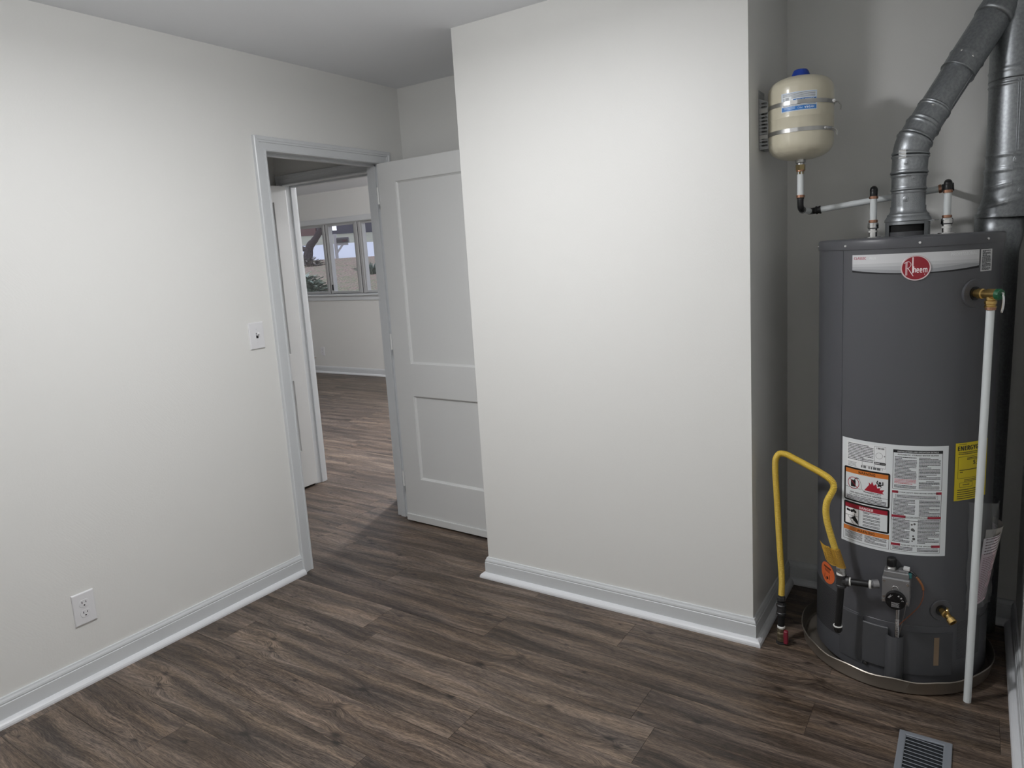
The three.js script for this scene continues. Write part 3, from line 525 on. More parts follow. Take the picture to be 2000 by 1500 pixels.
  part('thermocouple_lead', tube(curve([[2.672, 0.378, -2.353], [2.672, 0.352, -2.354], [2.662, 0.318, -2.358], [2.642, 0.285, -2.362], [2.618, 0.25, -2.368], [2.603, 0.222, -2.376], [2.598, 0.18, -2.385]], 48), 0.0016, 6), std(0x8d5741, 0.4, 0.5), gc);
  part('pilot_lead', tube(curve([[2.625, 0.318, -2.36], [2.62, 0.28, -2.366], [2.614, 0.24, -2.372], [2.604, 0.18, -2.385]], 24), 0.0013, 6), MAT.steel, gc);
  part('burner_tube', [rod(V(2.601, 0.322, -2.366), V(2.598, 0.16, -2.382), 0.0062, 14), ...Array.from({ length: 14 }, (_, i) => { const y = 0.25 - i * 0.005; return rod(V(2.5995, y, -2.3735), V(2.5995, y - 0.003, -2.3735), 0.0074, 12); })], MAT.chrome, T);
  // drain valve
  const dc = on(31.5, HR, 0.282), dd = on(31.5, HR + 1, 0.282).sub(dc);
  const dp = (k, dy = 0, dx = 0) => V(dc.x + dd.x * k + dx, dc.y + dy, dc.z + dd.z * k);
  part('drain_escutcheon', turn([[0.0, 0.001], [0.016, 0.001], [0.02, 0.003], [0.034, 0.0032], [0.0355, 0.0015], [0.036, -0.004]], dc, dp(1), 36), MAT.jacket, T);
  part('drain_hole', turn([[0, 0.0042], [0.0175, 0.0042], [0.0175, 0.002]], dc, dp(1), 24), MAT.black, T);
  const dv = part('drain_valve', [turn([[0.009, 0.0], [0.009, 0.018], [0.0125, 0.019], [0.0125, 0.028], [0.0095, 0.03], [0.0095, 0.042]], dc, dp(1), 20), turn([[0.0095, 0], [0.0095, 0.012], [0.0135, 0.013], [0.0135, 0.027], [0.0095, 0.027], [0.0095, 0.004], [0, 0.004]], dp(0.036, 0.001), dp(0.07, -0.024, 0.012), 20)], MAT.brass, T, 'small brass drain valve');
  part('valve_stem', [turn([[0.005, 0], [0.005, 0.012], [0.0035, 0.014], [0.0035, 0.019], [0, 0.019]], dp(0.034, 0.006), dp(0.034, 1), 10)], MAT.brass, dv);
  // relief valve
  const ta = 46.5, tc = on(ta, HR, 1.304), tdv = on(ta, HR + 1, 1.304).sub(tc), tp = (k, y = 0) => V(tc.x + tdv.x * k, tc.y + y, tc.z + tdv.z * k);
  part('relief_escutcheon', turn([[0, 0.001], [0.018, 0.001], [0.022, 0.0032], [0.042, 0.0034], [0.0435, 0.0015], [0.044, -0.006]], tc, tp(1), 40), MAT.jacket, T);
  part('relief_hole', turn([[0, 0.0044], [0.0205, 0.0044], [0.0205, 0.002]], tc, tp(1), 28), MAT.black, T);
  const rv = part('relief_valve', [turn([[0.012, 0], [0.012, 0.014], [0.0155, 0.016], [0.0155, 0.03], [0.0125, 0.033], [0.0125, 0.046], [0.0155, 0.048], [0.016, 0.078], [0.0135, 0.08], [0, 0.08]], tc, tp(1), 24), turn([[0.0135, 0], [0.0135, 0.018], [0.0165, 0.02], [0.0165, 0.028], [0.0145, 0.03], [0.0145, 0.034], [0.0165, 0.036], [0.0165, 0.041], [0, 0.042]], tp(0.057), tp(0.057, -1), 24)], MAT.brass, T, 'brass relief valve with green cap');
  part('valve_cap', turn([[0.0165, 0], [0.0165, 0.008], [0.014, 0.013], [0, 0.013]], tp(0.0785), tp(1), 20), MAT.green, rv, 'green cap');
  part('lever', [rod(tp(0.088, 0.002), tp(0.098, 0.002), 0.004, 10), tube(curve([[...tp(0.094, 0.006)], [...tp(0.099, -0.01)], [...tp(0.098, -0.036)], [...tp(0.094, -0.052)]], 14), 0.0034, 8)], MAT.chrome, rv);
  // pipe nipples on the cap
  for (const x of [2.472, 2.69]) {
    const n = part('pipe_nipple', turn([[0.026, 0], [0.026, 0.003], [0.0135, 0.004], [0.0135, 0.03], [0.0165, 0.031], [0.018, 0.034], [0.018, 0.046], [0.0165, 0.05], [0, 0.05]], V(x, 1.4865, HZC), V(x, 2, HZC), 20, 0.4), MAT.chrome, T);
    part('thread_tape', turn([[0.0142, 0], [0.0148, 0.003], [0.0142, 0.006]], V(x, 1.505, HZC), V(x, 2, HZC), 16), MAT.tape, n);
  }
  // draft hood
  const hood = part('draft_hood', turn([[0.0695, 0], [0.0705, 0.002], [0.0695, 0.008], [0.063, 0.018], [0.0625, 0.024], [0.059, 0.026], [0.055, 0.032], [0.0535, 0.036], [0.0535, 0.05], [0.051, 0.05], [0.051, 0.034], [0.06, 0.02], [0.066, 0.008], [0.068, 0]], V(HXC, 1.534, HZC), V(HXC, 2, HZC), 48, 0.45), MAT.galv, T, 'galvanized draft hood');
  for (const a of [62, 118, 242, 298]) part('hood_leg', [slab(HXC, HZC, 0.067, 0.0685, a - 12, a + 12, 1.487, 1.536, 6, 0.0004), slab(HXC, HZC, 0.067, 0.08, a - 8, a + 8, 1.487, 1.4886, 4, 0.0004)], MAT.galv, hood);
  part('hood_fin', slab(HXC, HZC, 0.0665, 0.092, 60, 84, 1.532, 1.534, 4, 0.0004), MAT.galv, hood);
  for (const a of [0, 180]) part('hood_header', slab(HXC, HZC, 0.066, 0.0675, a - 52, a + 52, 1.524, 1.535, 16, 0.0004), MAT.galv, hood);
  part('flue_baffle', turn([[0.046, 0], [0.06, 0.006], [0.06, 0.046], [0, 0.046]], V(HXC, 1.4875, HZC), V(HXC, 2, HZC), 32), std(0x0c0c0d, 0.8), T);
  part('flue_outlet', turn([[0.064, 0], [0.064, 0.013], [0.0625, 0.014], [0.061, 0.013], [0.061, 0.0]], V(HXC, 1.487, HZC), V(HXC, 2, HZC), 40), MAT.jacketDark, T);
}

// ---------------------------------------------------------------- drain pan
{
  const t = thing('drain_pan', 'shallow round metal drain pan under the water heater', 'pan', [2.563, 0, -2.65]), R = 0.3, n = 96, r = rng(31), nn = createNoise2D(r);
  const prof = [[0, 0.003], [R - 0.004, 0.003], [R + 0.003, 0.008], [R + 0.008, 0.05], [R + 0.0105, 0.0535], [R + 0.013, 0.051], [R + 0.0105, 0.048], [R + 0.005, 0.006], [R - 0.004, 0.0005], [0, 0.0005]];
  const g = new THREE.LatheGeometry(prof.map(p => new THREE.Vector2(Math.max(p[0], 1e-5), p[1])), n); const p = g.attributes.position;
  for (let i = 0; i < p.count; i++) { const x = p.getX(i), z = p.getZ(i), a = Math.atan2(z, x), q = Math.hypot(x, z); if (q > 0.28) { const k = 1 + 0.012 * nn(Math.cos(a) * 1.3, Math.sin(a) * 1.3) * p.getY(i) / 0.05; p.setX(i, x * k); p.setZ(i, z * k); p.setY(i, p.getY(i) * (1 + 0.05 * nn(Math.cos(a) * 2 + 9, Math.sin(a) * 2))); } }
  const gg = toCreasedNormals(g, 0.6); gg.translate(2.563, 0, -2.65);
  part('pan_body', gg, MAT.pan, t);
}

// ---------------------------------------------------------------- flue vent from the draft hood to the duct
const DX = 2.8665, DZc = -2.907;
{
  const t = thing('flue_pipe', 'galvanized vent pipe with an elbow slanting from heater top up to the duct', 'pipe', [HXC, 1.575, HZC]);
  const ax = s => V(HXC + (DX - HXC) * s, 1.776 + 0.53 * s, HZC + (DZc - HZC) * s);
  const R = 0.05;
  part('pipe_collar', turn([[R + 0.001, 0], [R + 0.001, 0.05], [R + 0.003, 0.053], [R + 0.001, 0.056], [R + 0.001, 0.062], [R + 0.0035, 0.065], [R + 0.001, 0.068], [R, 0.078]], V(HXC, 1.5745, HZC), V(HXC, 3, HZC), 40, 0.7), MAT.galv, t);
  // adjustable elbow of four gores: centreline bends at the crossing of the two axes
  const dir = ax(1).sub(ax(0)).normalize(), cpts = [V(HXC, 1.645, HZC), V(HXC, 1.69, HZC), V(HXC, 1.745, HZC), ax(0).addScaledVector(dir, 0.02), ax(0).addScaledVector(dir, 0.06)];
  const cv = new THREE.CatmullRomCurve3([V(HXC, 1.63, HZC), V(HXC, 1.675, HZC), V(HXC, 1.725, HZC).addScaledVector(dir, 0.004), V(HXC, 1.765, HZC).addScaledVector(dir, 0.014), ax(0).addScaledVector(dir, 0.055), ax(0).addScaledVector(dir, 0.1)], false, 'centripetal');
  const el = (a, b, n) => Array.from({ length: n }, (_, i) => cv.getPoint(a + (b - a) * i / (n - 1)));
  const cuts = [0.02, 0.25, 0.48, 0.7, 0.9];
  for (let k = 0; k < 4; k++) { const P = el(cuts[k], cuts[k + 1], 14), rr = P.map((_, i) => R + 0.0015 + (i === 0 || i === 13 ? 0.0005 : i === 1 || i === 12 ? 0.0042 : i === 2 || i === 11 ? 0.0012 : 0) + (k === 1 || k === 2 ? 0.002 : 0)); part('elbow_gore', tube(P, rr, 40), MAT.galv, t); }
  const straight = (a, b, R0, ribs) => { const n = 60, P = [], rr = []; for (let i = 0; i <= n; i++) { const k = i / n; P.push(a.clone().lerp(b, k)); const d = k * a.distanceTo(b); let q = R0; for (const [c, w, h] of ribs) q += h * Math.exp(-(((d - c) / w) ** 2)); rr.push(q); } return tube(P, rr, 40); };
  part('elbow_sleeve', straight(ax(0).addScaledVector(dir, 0.075), ax(0).addScaledVector(dir, 0.15), R + 0.0005, [[0.012, 0.003, 0.003], [0.064, 0.0025, 0.0025], [0.072, 0.0025, 0.002]]), MAT.galv, t);
  part('pipe_section', straight(ax(0).addScaledVector(dir, 0.13), ax(0.5), R - 0.001, []), MAT.galv, t);
  part('pipe_section', straight(ax(0.43), ax(0.97), R + 0.003, [[0.001, 0.002, 0.002], [0.052, 0.003, 0.0028]]), MAT.galv, t);
  // lock seam along the straight run and screws
  const up = V(0.55, -0.35, 0.35).normalize(), side = up.clone().sub(dir.clone().multiplyScalar(up.dot(dir))).normalize();
  part('lock_seam', tube([ax(0).addScaledVector(dir, 0.15).addScaledVector(side, R - 0.001), ax(0.44).addScaledVector(side, R - 0.001)], 0.003, 8), MAT.galv, t);
  for (const [s, o, rr] of [[0.2, V(0.05, 0.25, 1), R + 0.001], [0.5, V(-0.3, 0.3, 1), R + 0.004], [0.49, V(0.5, 0.1, 1), R + 0.004]]) { const d = o.normalize().sub(dir.clone().multiplyScalar(o.dot(dir))).normalize(), c = ax(s).addScaledVector(d, rr); part('screw', turn([[0.004, 0], [0.004, 0.002], [0.002, 0.004], [0, 0.004]], c, c.clone().add(d), 10), MAT.chrome, t); }
  for (const [y, a] of [[1.606, -4], [1.673, 20], [1.722, -3]]) { const d = V(Math.sin(a * D2R), 0, Math.cos(a * D2R)), c = V(HXC, y, HZC).addScaledVector(d, R + 0.002); part('rivet', turn([[0.0095, 0], [0.008, 0.002], [0.0045, 0.0025], [0.0035, 0.0045], [0, 0.005]], c, c.clone().add(d), 16, 1), MAT.galv, t); }
  { const c = V(HXC, 1.752, HZC); const g = sheet(HXC + 0.006, HZC, R + 0.0052, -38, -12, 1.738, 1.764, 6, 1); part('paper_sticker', g, std(0xc9cac8, 0.6), t, 'small white sticker'); }
}
// ---------------------------------------------------------------- vertical duct in the corner
{
  const t = thing('vent_duct', 'upright round galvanized duct in the closet corner behind the heater', 'duct', [2.815, 0, -2.917]);
  const R = 0.0765, A = y => V(DX, y, DZc), secs = [[1.735, 2.0, 0, [[0.0, 0.003, 0.002], [0.225, 0.003, 0.003], [0.24, 0.003, 0.002]]], [1.975, 2.4548, 0.0015, [[0.002, 0.002, 0.002], [0.03, 0.003, 0.003], [0.23, 0.003, 0.003]]]];
  for (const [a, b, e, ribs] of secs) { const n = 80, P = [], rr = []; for (let i = 0; i <= n; i++) { const y = a + (b - a) * i / n; P.push(A(y)); let q = R + e; for (const [c, w, h] of ribs) q += h * Math.exp(-(((y - a - c) / w) ** 2)); rr.push(q); } part('duct_section', tube(P, rr, 56), MAT.galv, t); }
  // slanted elbow gores
  const gore = (y0, y1, t0, t1, r) => { const P = [], I = [], U = [], n = 56, m = 10; for (let j = 0; j <= m; j++) { const k = j / m, rib = (j === 1 || j === m - 1) ? 0.003 : (j === 0 || j === m) ? 0.001 : 0; for (let i = 0; i <= n; i++) { const a = i / n * Math.PI * 2, s = Math.sin(a); const y = (y0 + t0 * s) * (1 - k) + (y1 + t1 * s) * k; const f = Math.max(0, Math.min(1, (1.62 - y) / 0.12)); P.push(DX - 0.028 * f + (r + rib) * s, y, DZc - 0.01 * f + (r + rib) * Math.cos(a)); U.push(a * r, y); } } for (let j = 0; j < m; j++) for (let i = 0; i < n; i++) { const a = j * (n + 1) + i, b = a + n + 1; I.push(a, a + 1, b, b, a + 1, b + 1); } const g = new THREE.BufferGeometry(); g.setAttribute('position', new THREE.Float32BufferAttribute(P, 3)); g.setAttribute('uv', new THREE.Float32BufferAttribute(U, 2)); g.setIndex(I); g.computeVertexNormals(); return g; };
  part('elbow_gore', gore(1.685, 1.74, 0, 0, R + 0.001), MAT.galv, t); part('elbow_gore', gore(1.64, 1.69, 0.016, 0, R + 0.0025), MAT.galv, t); part('elbow_gore', gore(1.58, 1.645, 0.02, 0.016, R + 0.0015), MAT.galv, t); part('elbow_gore', gore(1.53, 1.585, 0, 0.02, R + 0.002), MAT.galv, t);
  part('duct_section', tube(Array.from({ length: 24 }, (_, i) => V(2.838, 1.545, DZc - 0.008).lerp(V(2.8215, 0.0, -2.928), i / 23)), Array.from({ length: 24 }, (_, i) => i < 2 ? R - 0.003 : 0.0625), 56), MAT.galv, t);
  { const d = V(0.12, 0, 1).normalize(); part('lock_seam', [-1, 1].map(s => { const q = d.clone().applyAxisAngle(V(0, 1, 0), s * 0.04); return tube([A(1.745).addScaledVector(q, R), A(1.97).addScaledVector(q, R)], 0.0018, 6); }), MAT.galv, t); }
  // branch collar where the flue enters
  const a0 = V(HXC + (DX - HXC) * 0.74, 1.776 + 0.53 * 0.74, HZC + (DZc - HZC) * 0.74), a1 = V(DX, 2.306, DZc);
  part('branch_collar', tube([a0, a0.clone().lerp(a1, 0.1), a0.clone().lerp(a1, 0.25), a0.clone().lerp(a1, 0.75)], [0.0565, 0.0575, 0.0565, 0.0565], 40), MAT.galv, t);
  for (const [y, a] of [[1.715, 8], [1.615, 22]]) { const q = V(Math.sin(a * D2R), 0, Math.cos(a * D2R)), c = V(DX - (y < 1.62 ? 0.002 : 0), y, DZc).addScaledVector(q, R + 0.002); part('rivet', turn([[0.012, 0], [0.01, 0.0022], [0.006, 0.003], [0.0045, 0.0055], [0, 0.006]], c, c.clone().add(q), 18, 1), MAT.galv, t); }
}

// ---------------------------------------------------------------- expansion tank, its bracket and pipes
const TX = 2.2465, TZ = -2.6, TR = 0.1068;
{
  const t = thing('expansion_tank', 'beige expansion tank with a blue cap on the closet side wall', 'tank', [TX, 1.765, TZ]);
  const L = (prof, seg = 72, cr = 1.1) => turn(prof, V(TX, 0, TZ), V(TX, 1, TZ), seg, cr);
  const dome = (yc, h, n = 16) => Array.from({ length: n }, (_, i) => { const a = i / (n - 1) * Math.PI / 2, e = 2 / 2.7; return [TR * Math.max(0.02, Math.cos(a)) ** e, yc + h * Math.max(0, Math.sin(a)) ** e]; });
  part('tank_shell', L([[0, 1.768], ...dome(1.833, -0.0645).reverse(), [TR, 1.9], [TR + 0.0006, 1.901], [TR + 0.0006, 1.904], [TR - 0.0006, 1.9055], [TR, 1.907], ...dome(1.985, 0.058), [0, 2.044]]), MAT.tank, t);
  part('valve_cap', L([[0.032, 2.036], [0.033, 2.041], [0.025, 2.061], [0.021, 2.066], [0, 2.067]], 32, 0.5), MAT.blue, t, 'blue plastic cap');
  const tt = canvasTex(700, 400, (x, w, h) => {
    x.save(); x.translate(w, h); x.rotate(Math.PI);   // the tank hangs upside down, so its print does too
    x.fillStyle = '#e3e8ec'; x.fillRect(0, 0, w, h); x.strokeStyle = '#3f7ec2'; x.lineWidth = 5; x.strokeRect(12, 12, w - 24, h - 24);
    x.fillStyle = '#2c74bf'; x.fillRect(16, 18, w - 32, 84); txt(x, '≋HYDRA', 30, 60, 58, '#eaf2fa', { a: 'left' }); txt(x, 'PRO', 276, 60, 52, '#cfe0f2', { a: 'left', w: 'normal' }); lines(x, rng(8), 420, 640, 44, 84, 18, '#a9c8e8', 8);
    x.fillStyle = '#2c68ad'; x.fillRect(16, 196, 440, 60); txt(x, 'MODEL# HP1572', 230, 226, 44, '#f0f5fa');
    const r = rng(14); x.fillStyle = '#3a4650'; for (let y = 276; y < 384; y += 22) x.fillRect(30, y, y < 320 ? 460 : 640, 9); for (let y = 112; y < 190; y += 22) x.fillRect(24, y, 640, 8);
    x.fillStyle = '#6a727a'; for (let i = 0; i < 14; i++) if (r() < 0.7) x.fillRect(540 + i * 9, 210, 7, 90);
    x.restore();
  });
  part('paper_label', sheet(TX, TZ, TR + 0.0008, -22.5, 39.5, 1.917, 1.9775, 20, 1), std(0xffffff, 0.4, 0, { map: tt }), t, 'white and blue label');
  part('tank_neck', turn([[0.017, 0], [0.017, 0.012], [0.0135, 0.014], [0.0135, 0.02], [0, 0.02]], V(TX, 1.771, TZ), V(TX, 0, TZ), 20, 0.4), MAT.steel, t);
}
{
  const t = thing('tank_bracket', 'slotted steel wall bracket with two steel band clamps around the beige tank', 'bracket', [BX1, 1.815, TZ]);
  part('wall_flange', (() => { const s = new THREE.Shape([[-0.036, 1.815], [0.036, 1.815], [0.036, 2.016], [-0.036, 2.016]].map(p => new THREE.Vector2(...p))); for (const y of [1.985, 1.997, 2.007]) for (const x of [-0.028, -0.012, 0.012, 0.028]) { const h = new THREE.Path(); h.absarc(x, y, 0.0025, 0, 6.2832, true); s.holes.push(h); } const g = new THREE.ExtrudeGeometry(s, { depth: 0.002, bevelEnabled: false, curveSegments: 5 }); g.rotateY(Math.PI / 2); g.translate(BX1, 0, TZ); return g; })(), MAT.zinc, t);
  for (const f of [1, -1]) {
    const s = new THREE.Shape([[0.001, 1.815], [0.036, 1.815], [0.036, 1.972], [0.001, 1.988]].map(p => new THREE.Vector2(...p)));
    for (let y = 1.828; y < 1.97; y += 0.0118) { const h = new THREE.Path(); h.moveTo(0.012, y - 0.003); h.lineTo(0.027, y - 0.003); h.absarc(0.027, y, 0.003, -1.5708, 1.5708, false); h.lineTo(0.012, y + 0.003); h.absarc(0.012, y, 0.003, 1.5708, 4.7124, false); s.holes.push(h); const c = new THREE.Path(); c.absarc(0.0055, y, 0.0017, 0, 6.2832, true); s.holes.push(c); }
    const g = new THREE.ExtrudeGeometry(s, { depth: 0.002, bevelEnabled: false, curveSegments: 5 }); g.translate(BX1, 0, TZ + (f > 0 ? 0.034 : -0.036)); part('side_plate', g, MAT.zinc, t);
  }
  for (const [y, sa, ty] of [[1.945, 84, -0.003], [1.857, 62, 0.0]]) {
    const pr = [[TR + 0.0004, -0.0065], [TR + 0.0018, -0.0065], [TR + 0.0018, 0.0065], [TR + 0.0004, 0.0065], [TR + 0.0004, -0.0065]];
    const b = part('band_clamp', [turn(pr, V(TX, y, TZ), V(TX, y + 1, TZ), 72, 0.4), ...[0.0365, -0.038].map(z => box(BX1 + 0.002, TX - 0.08, y - 0.0065, y + 0.0065, TZ + z, TZ + z + 0.0014))], MAT.steel, t);
    const c = V(TX + (TR + 0.005) * Math.sin(sa * D2R), y, TZ + (TR + 0.005) * Math.cos(sa * D2R)), tg = V(Math.cos(sa * D2R), 0, -Math.sin(sa * D2R));
    part('clamp_screw', [rod(c.clone().addScaledVector(tg, -0.012), c.clone().addScaledVector(tg, 0.01), 0.0055, 12), rod(c.clone().addScaledVector(tg, -0.018), c.clone().addScaledVector(tg, -0.012), 0.004, 6)], MAT.chrome, b);
    part('band_tail', tube(curve([[c.x + tg.x * 0.004, y, c.z + tg.z * 0.004], [c.x + tg.x * 0.014 + 0.008, y - 0.002, c.z + tg.z * 0.014], [c.x + tg.x * 0.02 + 0.014, y - 0.012, c.z + tg.z * 0.02], [c.x + tg.x * 0.022 + 0.013, y - 0.026, c.z + tg.z * 0.022]], 14), 0.0024, 6), MAT.steel, b);
  }
}
const pexRing = (a, b) => turn([[0.0105, 0], [0.0142, 0.0008], [0.0146, 0.004], [0.0142, 0.0092], [0.0105, 0.01]], a, b, 20, 0.5);
{
  // tank leg: fitting, white tube, rings, elbow, then a long run to the right-hand riser
  const ty = 1.598, t = thing('water_pipe', 'white plastic pipe hanging under the beige tank and running right behind the vent', 'pipe', [TX, ty, TZ]);
  part('brass_fitting', turn([[0.0165, 0], [0.0165, 0.018], [0.0125, 0.02], [0.0125, 0.032], [0, 0.032]], V(TX, 1.7515, TZ), V(TX, 0, TZ), 6, 0.3), std(0x8d7f5c, 0.35, 0.9), t);
  part('crimp_ring', pexRing(V(TX, 1.738, TZ), V(TX, 0, TZ)), MAT.copper, t);
  part('tube', rod(V(TX, 1.737, TZ), V(TX, 1.634, TZ), 0.0111, 20), MAT.pex, t);
  part('crimp_ring', pexRing(V(TX, 1.649, TZ), V(TX, 0, TZ)), MAT.copper, t);
  part('elbow', tube(curve([[TX, 1.64, TZ], [TX, 1.622, TZ], [TX, 1.607, TZ - 0.004], [TX, 1.6, TZ - 0.016], [TX, 1.598, TZ - 0.034]], 20), [...Array(21)].map((_, i) => i % 20 < 2 ? 0.0125 : 0.0108), 16), MAT.black, t);
  part('tube', rod(V(TX, 1.598, TZ - 0.03), V(TX + 0.002, 1.596, -2.745), 0.0111, 20), MAT.pex, t);
  part('elbow', tube(curve([[TX + 0.002, 1.596, -2.735], [TX + 0.002, 1.596, -2.752], [TX + 0.008, 1.5965, -2.762], [TX + 0.03, 1.599, -2.765]], 20), 0.0118, 16), MAT.black, t);
  const a = V(TX + 0.02, 1.598, -2.765), b = V(2.68, 1.639, -2.765), d = b.clone().sub(a).normalize();
  part('coupling', turn([[0.0125, 0], [0.0148, 0.001], [0.0148, 0.006], [0.0128, 0.007], [0.0128, 0.012], [0.0148, 0.013], [0.0148, 0.018], [0.0115, 0.019]], a, b, 20, 0.4), MAT.black, t);
  part('tube', rod(a, b, 0.0111, 20), MAT.pex, t);
  part('crimp_ring', pexRing(b.clone().addScaledVector(d, -0.021), b), MAT.copper, t);
}
function riser(label, x, group) {
  const t = thing('riser_pipe', label, 'pipe', [x, 1.5365, HZC]);
  part('crimp_ring', pexRing(V(x, 1.537, HZC), V(x, 3, HZC)), MAT.copper, t);
  part('tube', rod(V(x, 1.5365, HZC), V(x, 1.63, HZC), 0.0111, 20), MAT.pex, t);
  part('crimp_ring', pexRing(V(x, 1.617, HZC), V(x, 3, HZC)), MAT.copper, t);
  const dx = (x - 2.785) * 0.125, ex = x + dx, ey = x > 2.6 ? 1.642 : 1.669;
  part('elbow', [tube(curve([[x, 1.624, HZC], [x, 1.638, HZC], [x + dx * 0.01, 1.648, HZC - 0.006], [x + dx * 0.06, 1.65, HZC - 0.022], [x + dx * 0.12, 1.651, HZC - 0.04]], 20), 0.0122, 16), new THREE.SphereGeometry(0.0128, 16, 12).translate(x, 1.646, HZC - 0.002)], MAT.black, t);
  part('tube', rod(V(x + dx * 0.11, 1.651, HZC - 0.036), V(ex, ey, RZ), 0.0111, 20), MAT.pex, t);
  return t;
}
riser('short white riser pipe on the heater top, left of the vent elbow', 2.472);
{
  const t = riser('short white riser pipe on the heater top, right of the vent elbow', 2.69);
  part('tee', [rod(V(2.67, 1.6385, -2.765), V(2.704, 1.641, -2.765), 0.0132, 16)], MAT.black, t);
}

// ---------------------------------------------------------------- relief discharge pipe
{
  const t = thing('discharge_pipe', 'long white plastic pipe running down in front of the heater to the floor', 'pipe', [2.802, 0, -2.403]);
  const top = V(2.8175, 1.266, -2.433), bot = V(2.802, 0.0005, -2.403);
  part('tube', rod(bot, top, 0.0111, 24), MAT.pex, t);
  const d = bot.clone().sub(top).normalize();
  part('crimp_ring', pexRing(top.clone().addScaledVector(d, -0.0005), bot), MAT.copper, t);
}

// ---------------------------------------------------------------- gas line: floor valve, yellow connector, black iron pipe
const GX = 2.206, GZ = -2.481;
{
  const t = thing('gas_shutoff_valve', 'brass gas valve with a red handle standing on the floor under the yellow hose', 'valve', [GX, 0, GZ]);
  const s = (y0, prof, seg = 20, cr = 0.4) => turn(prof, V(GX, y0, GZ), V(GX, y0 + 1, GZ), seg, cr);
  part('floor_flange', s(0, [[0, 0], [0.019, 0], [0.019, 0.004], [0.0125, 0.006], [0.0125, 0.012], [0, 0.012]]), MAT.castIron, t);
  part('valve_body', [s(0.01, [[0.0125, 0], [0.016, 0.001], [0.016, 0.012], [0.012, 0.014], [0.0165, 0.02], [0.0165, 0.032], [0.012, 0.037], [0.016, 0.039], [0.016, 0.05], [0, 0.051]], 8)], std(0x7d7460, 0.4, 0.8), t);
  part('valve_handle', [rod(V(GX + 0.008, 0.034, GZ + 0.006), V(GX + 0.026, 0.034, GZ + 0.014), 0.006, 10), rbox(GX + 0.012, GX + 0.028, 0.008, 0.06, GZ + 0.004, GZ + 0.022, 0.005, 3)], MAT.red, t, 'dark red handle');
  part('thread_tape', s(0.06, [[0.0125, 0], [0.0142, 0.002], [0.0142, 0.008], [0.0125, 0.01]]), MAT.tape, t);
  part('pipe_nipple', s(0.058, [[0.012, 0], [0.0125, 0.006], [0.0125, 0.06], [0.012, 0.062]]), MAT.iron, t);
  part('reducer', s(0.116, [[0.0125, 0], [0.0178, 0.001], [0.0178, 0.008], [0.0158, 0.01], [0.0158, 0.03], [0.0182, 0.032], [0.0182, 0.038], [0.0145, 0.041], [0.0145, 0.05], [0, 0.05]]), MAT.castIron, t);
}
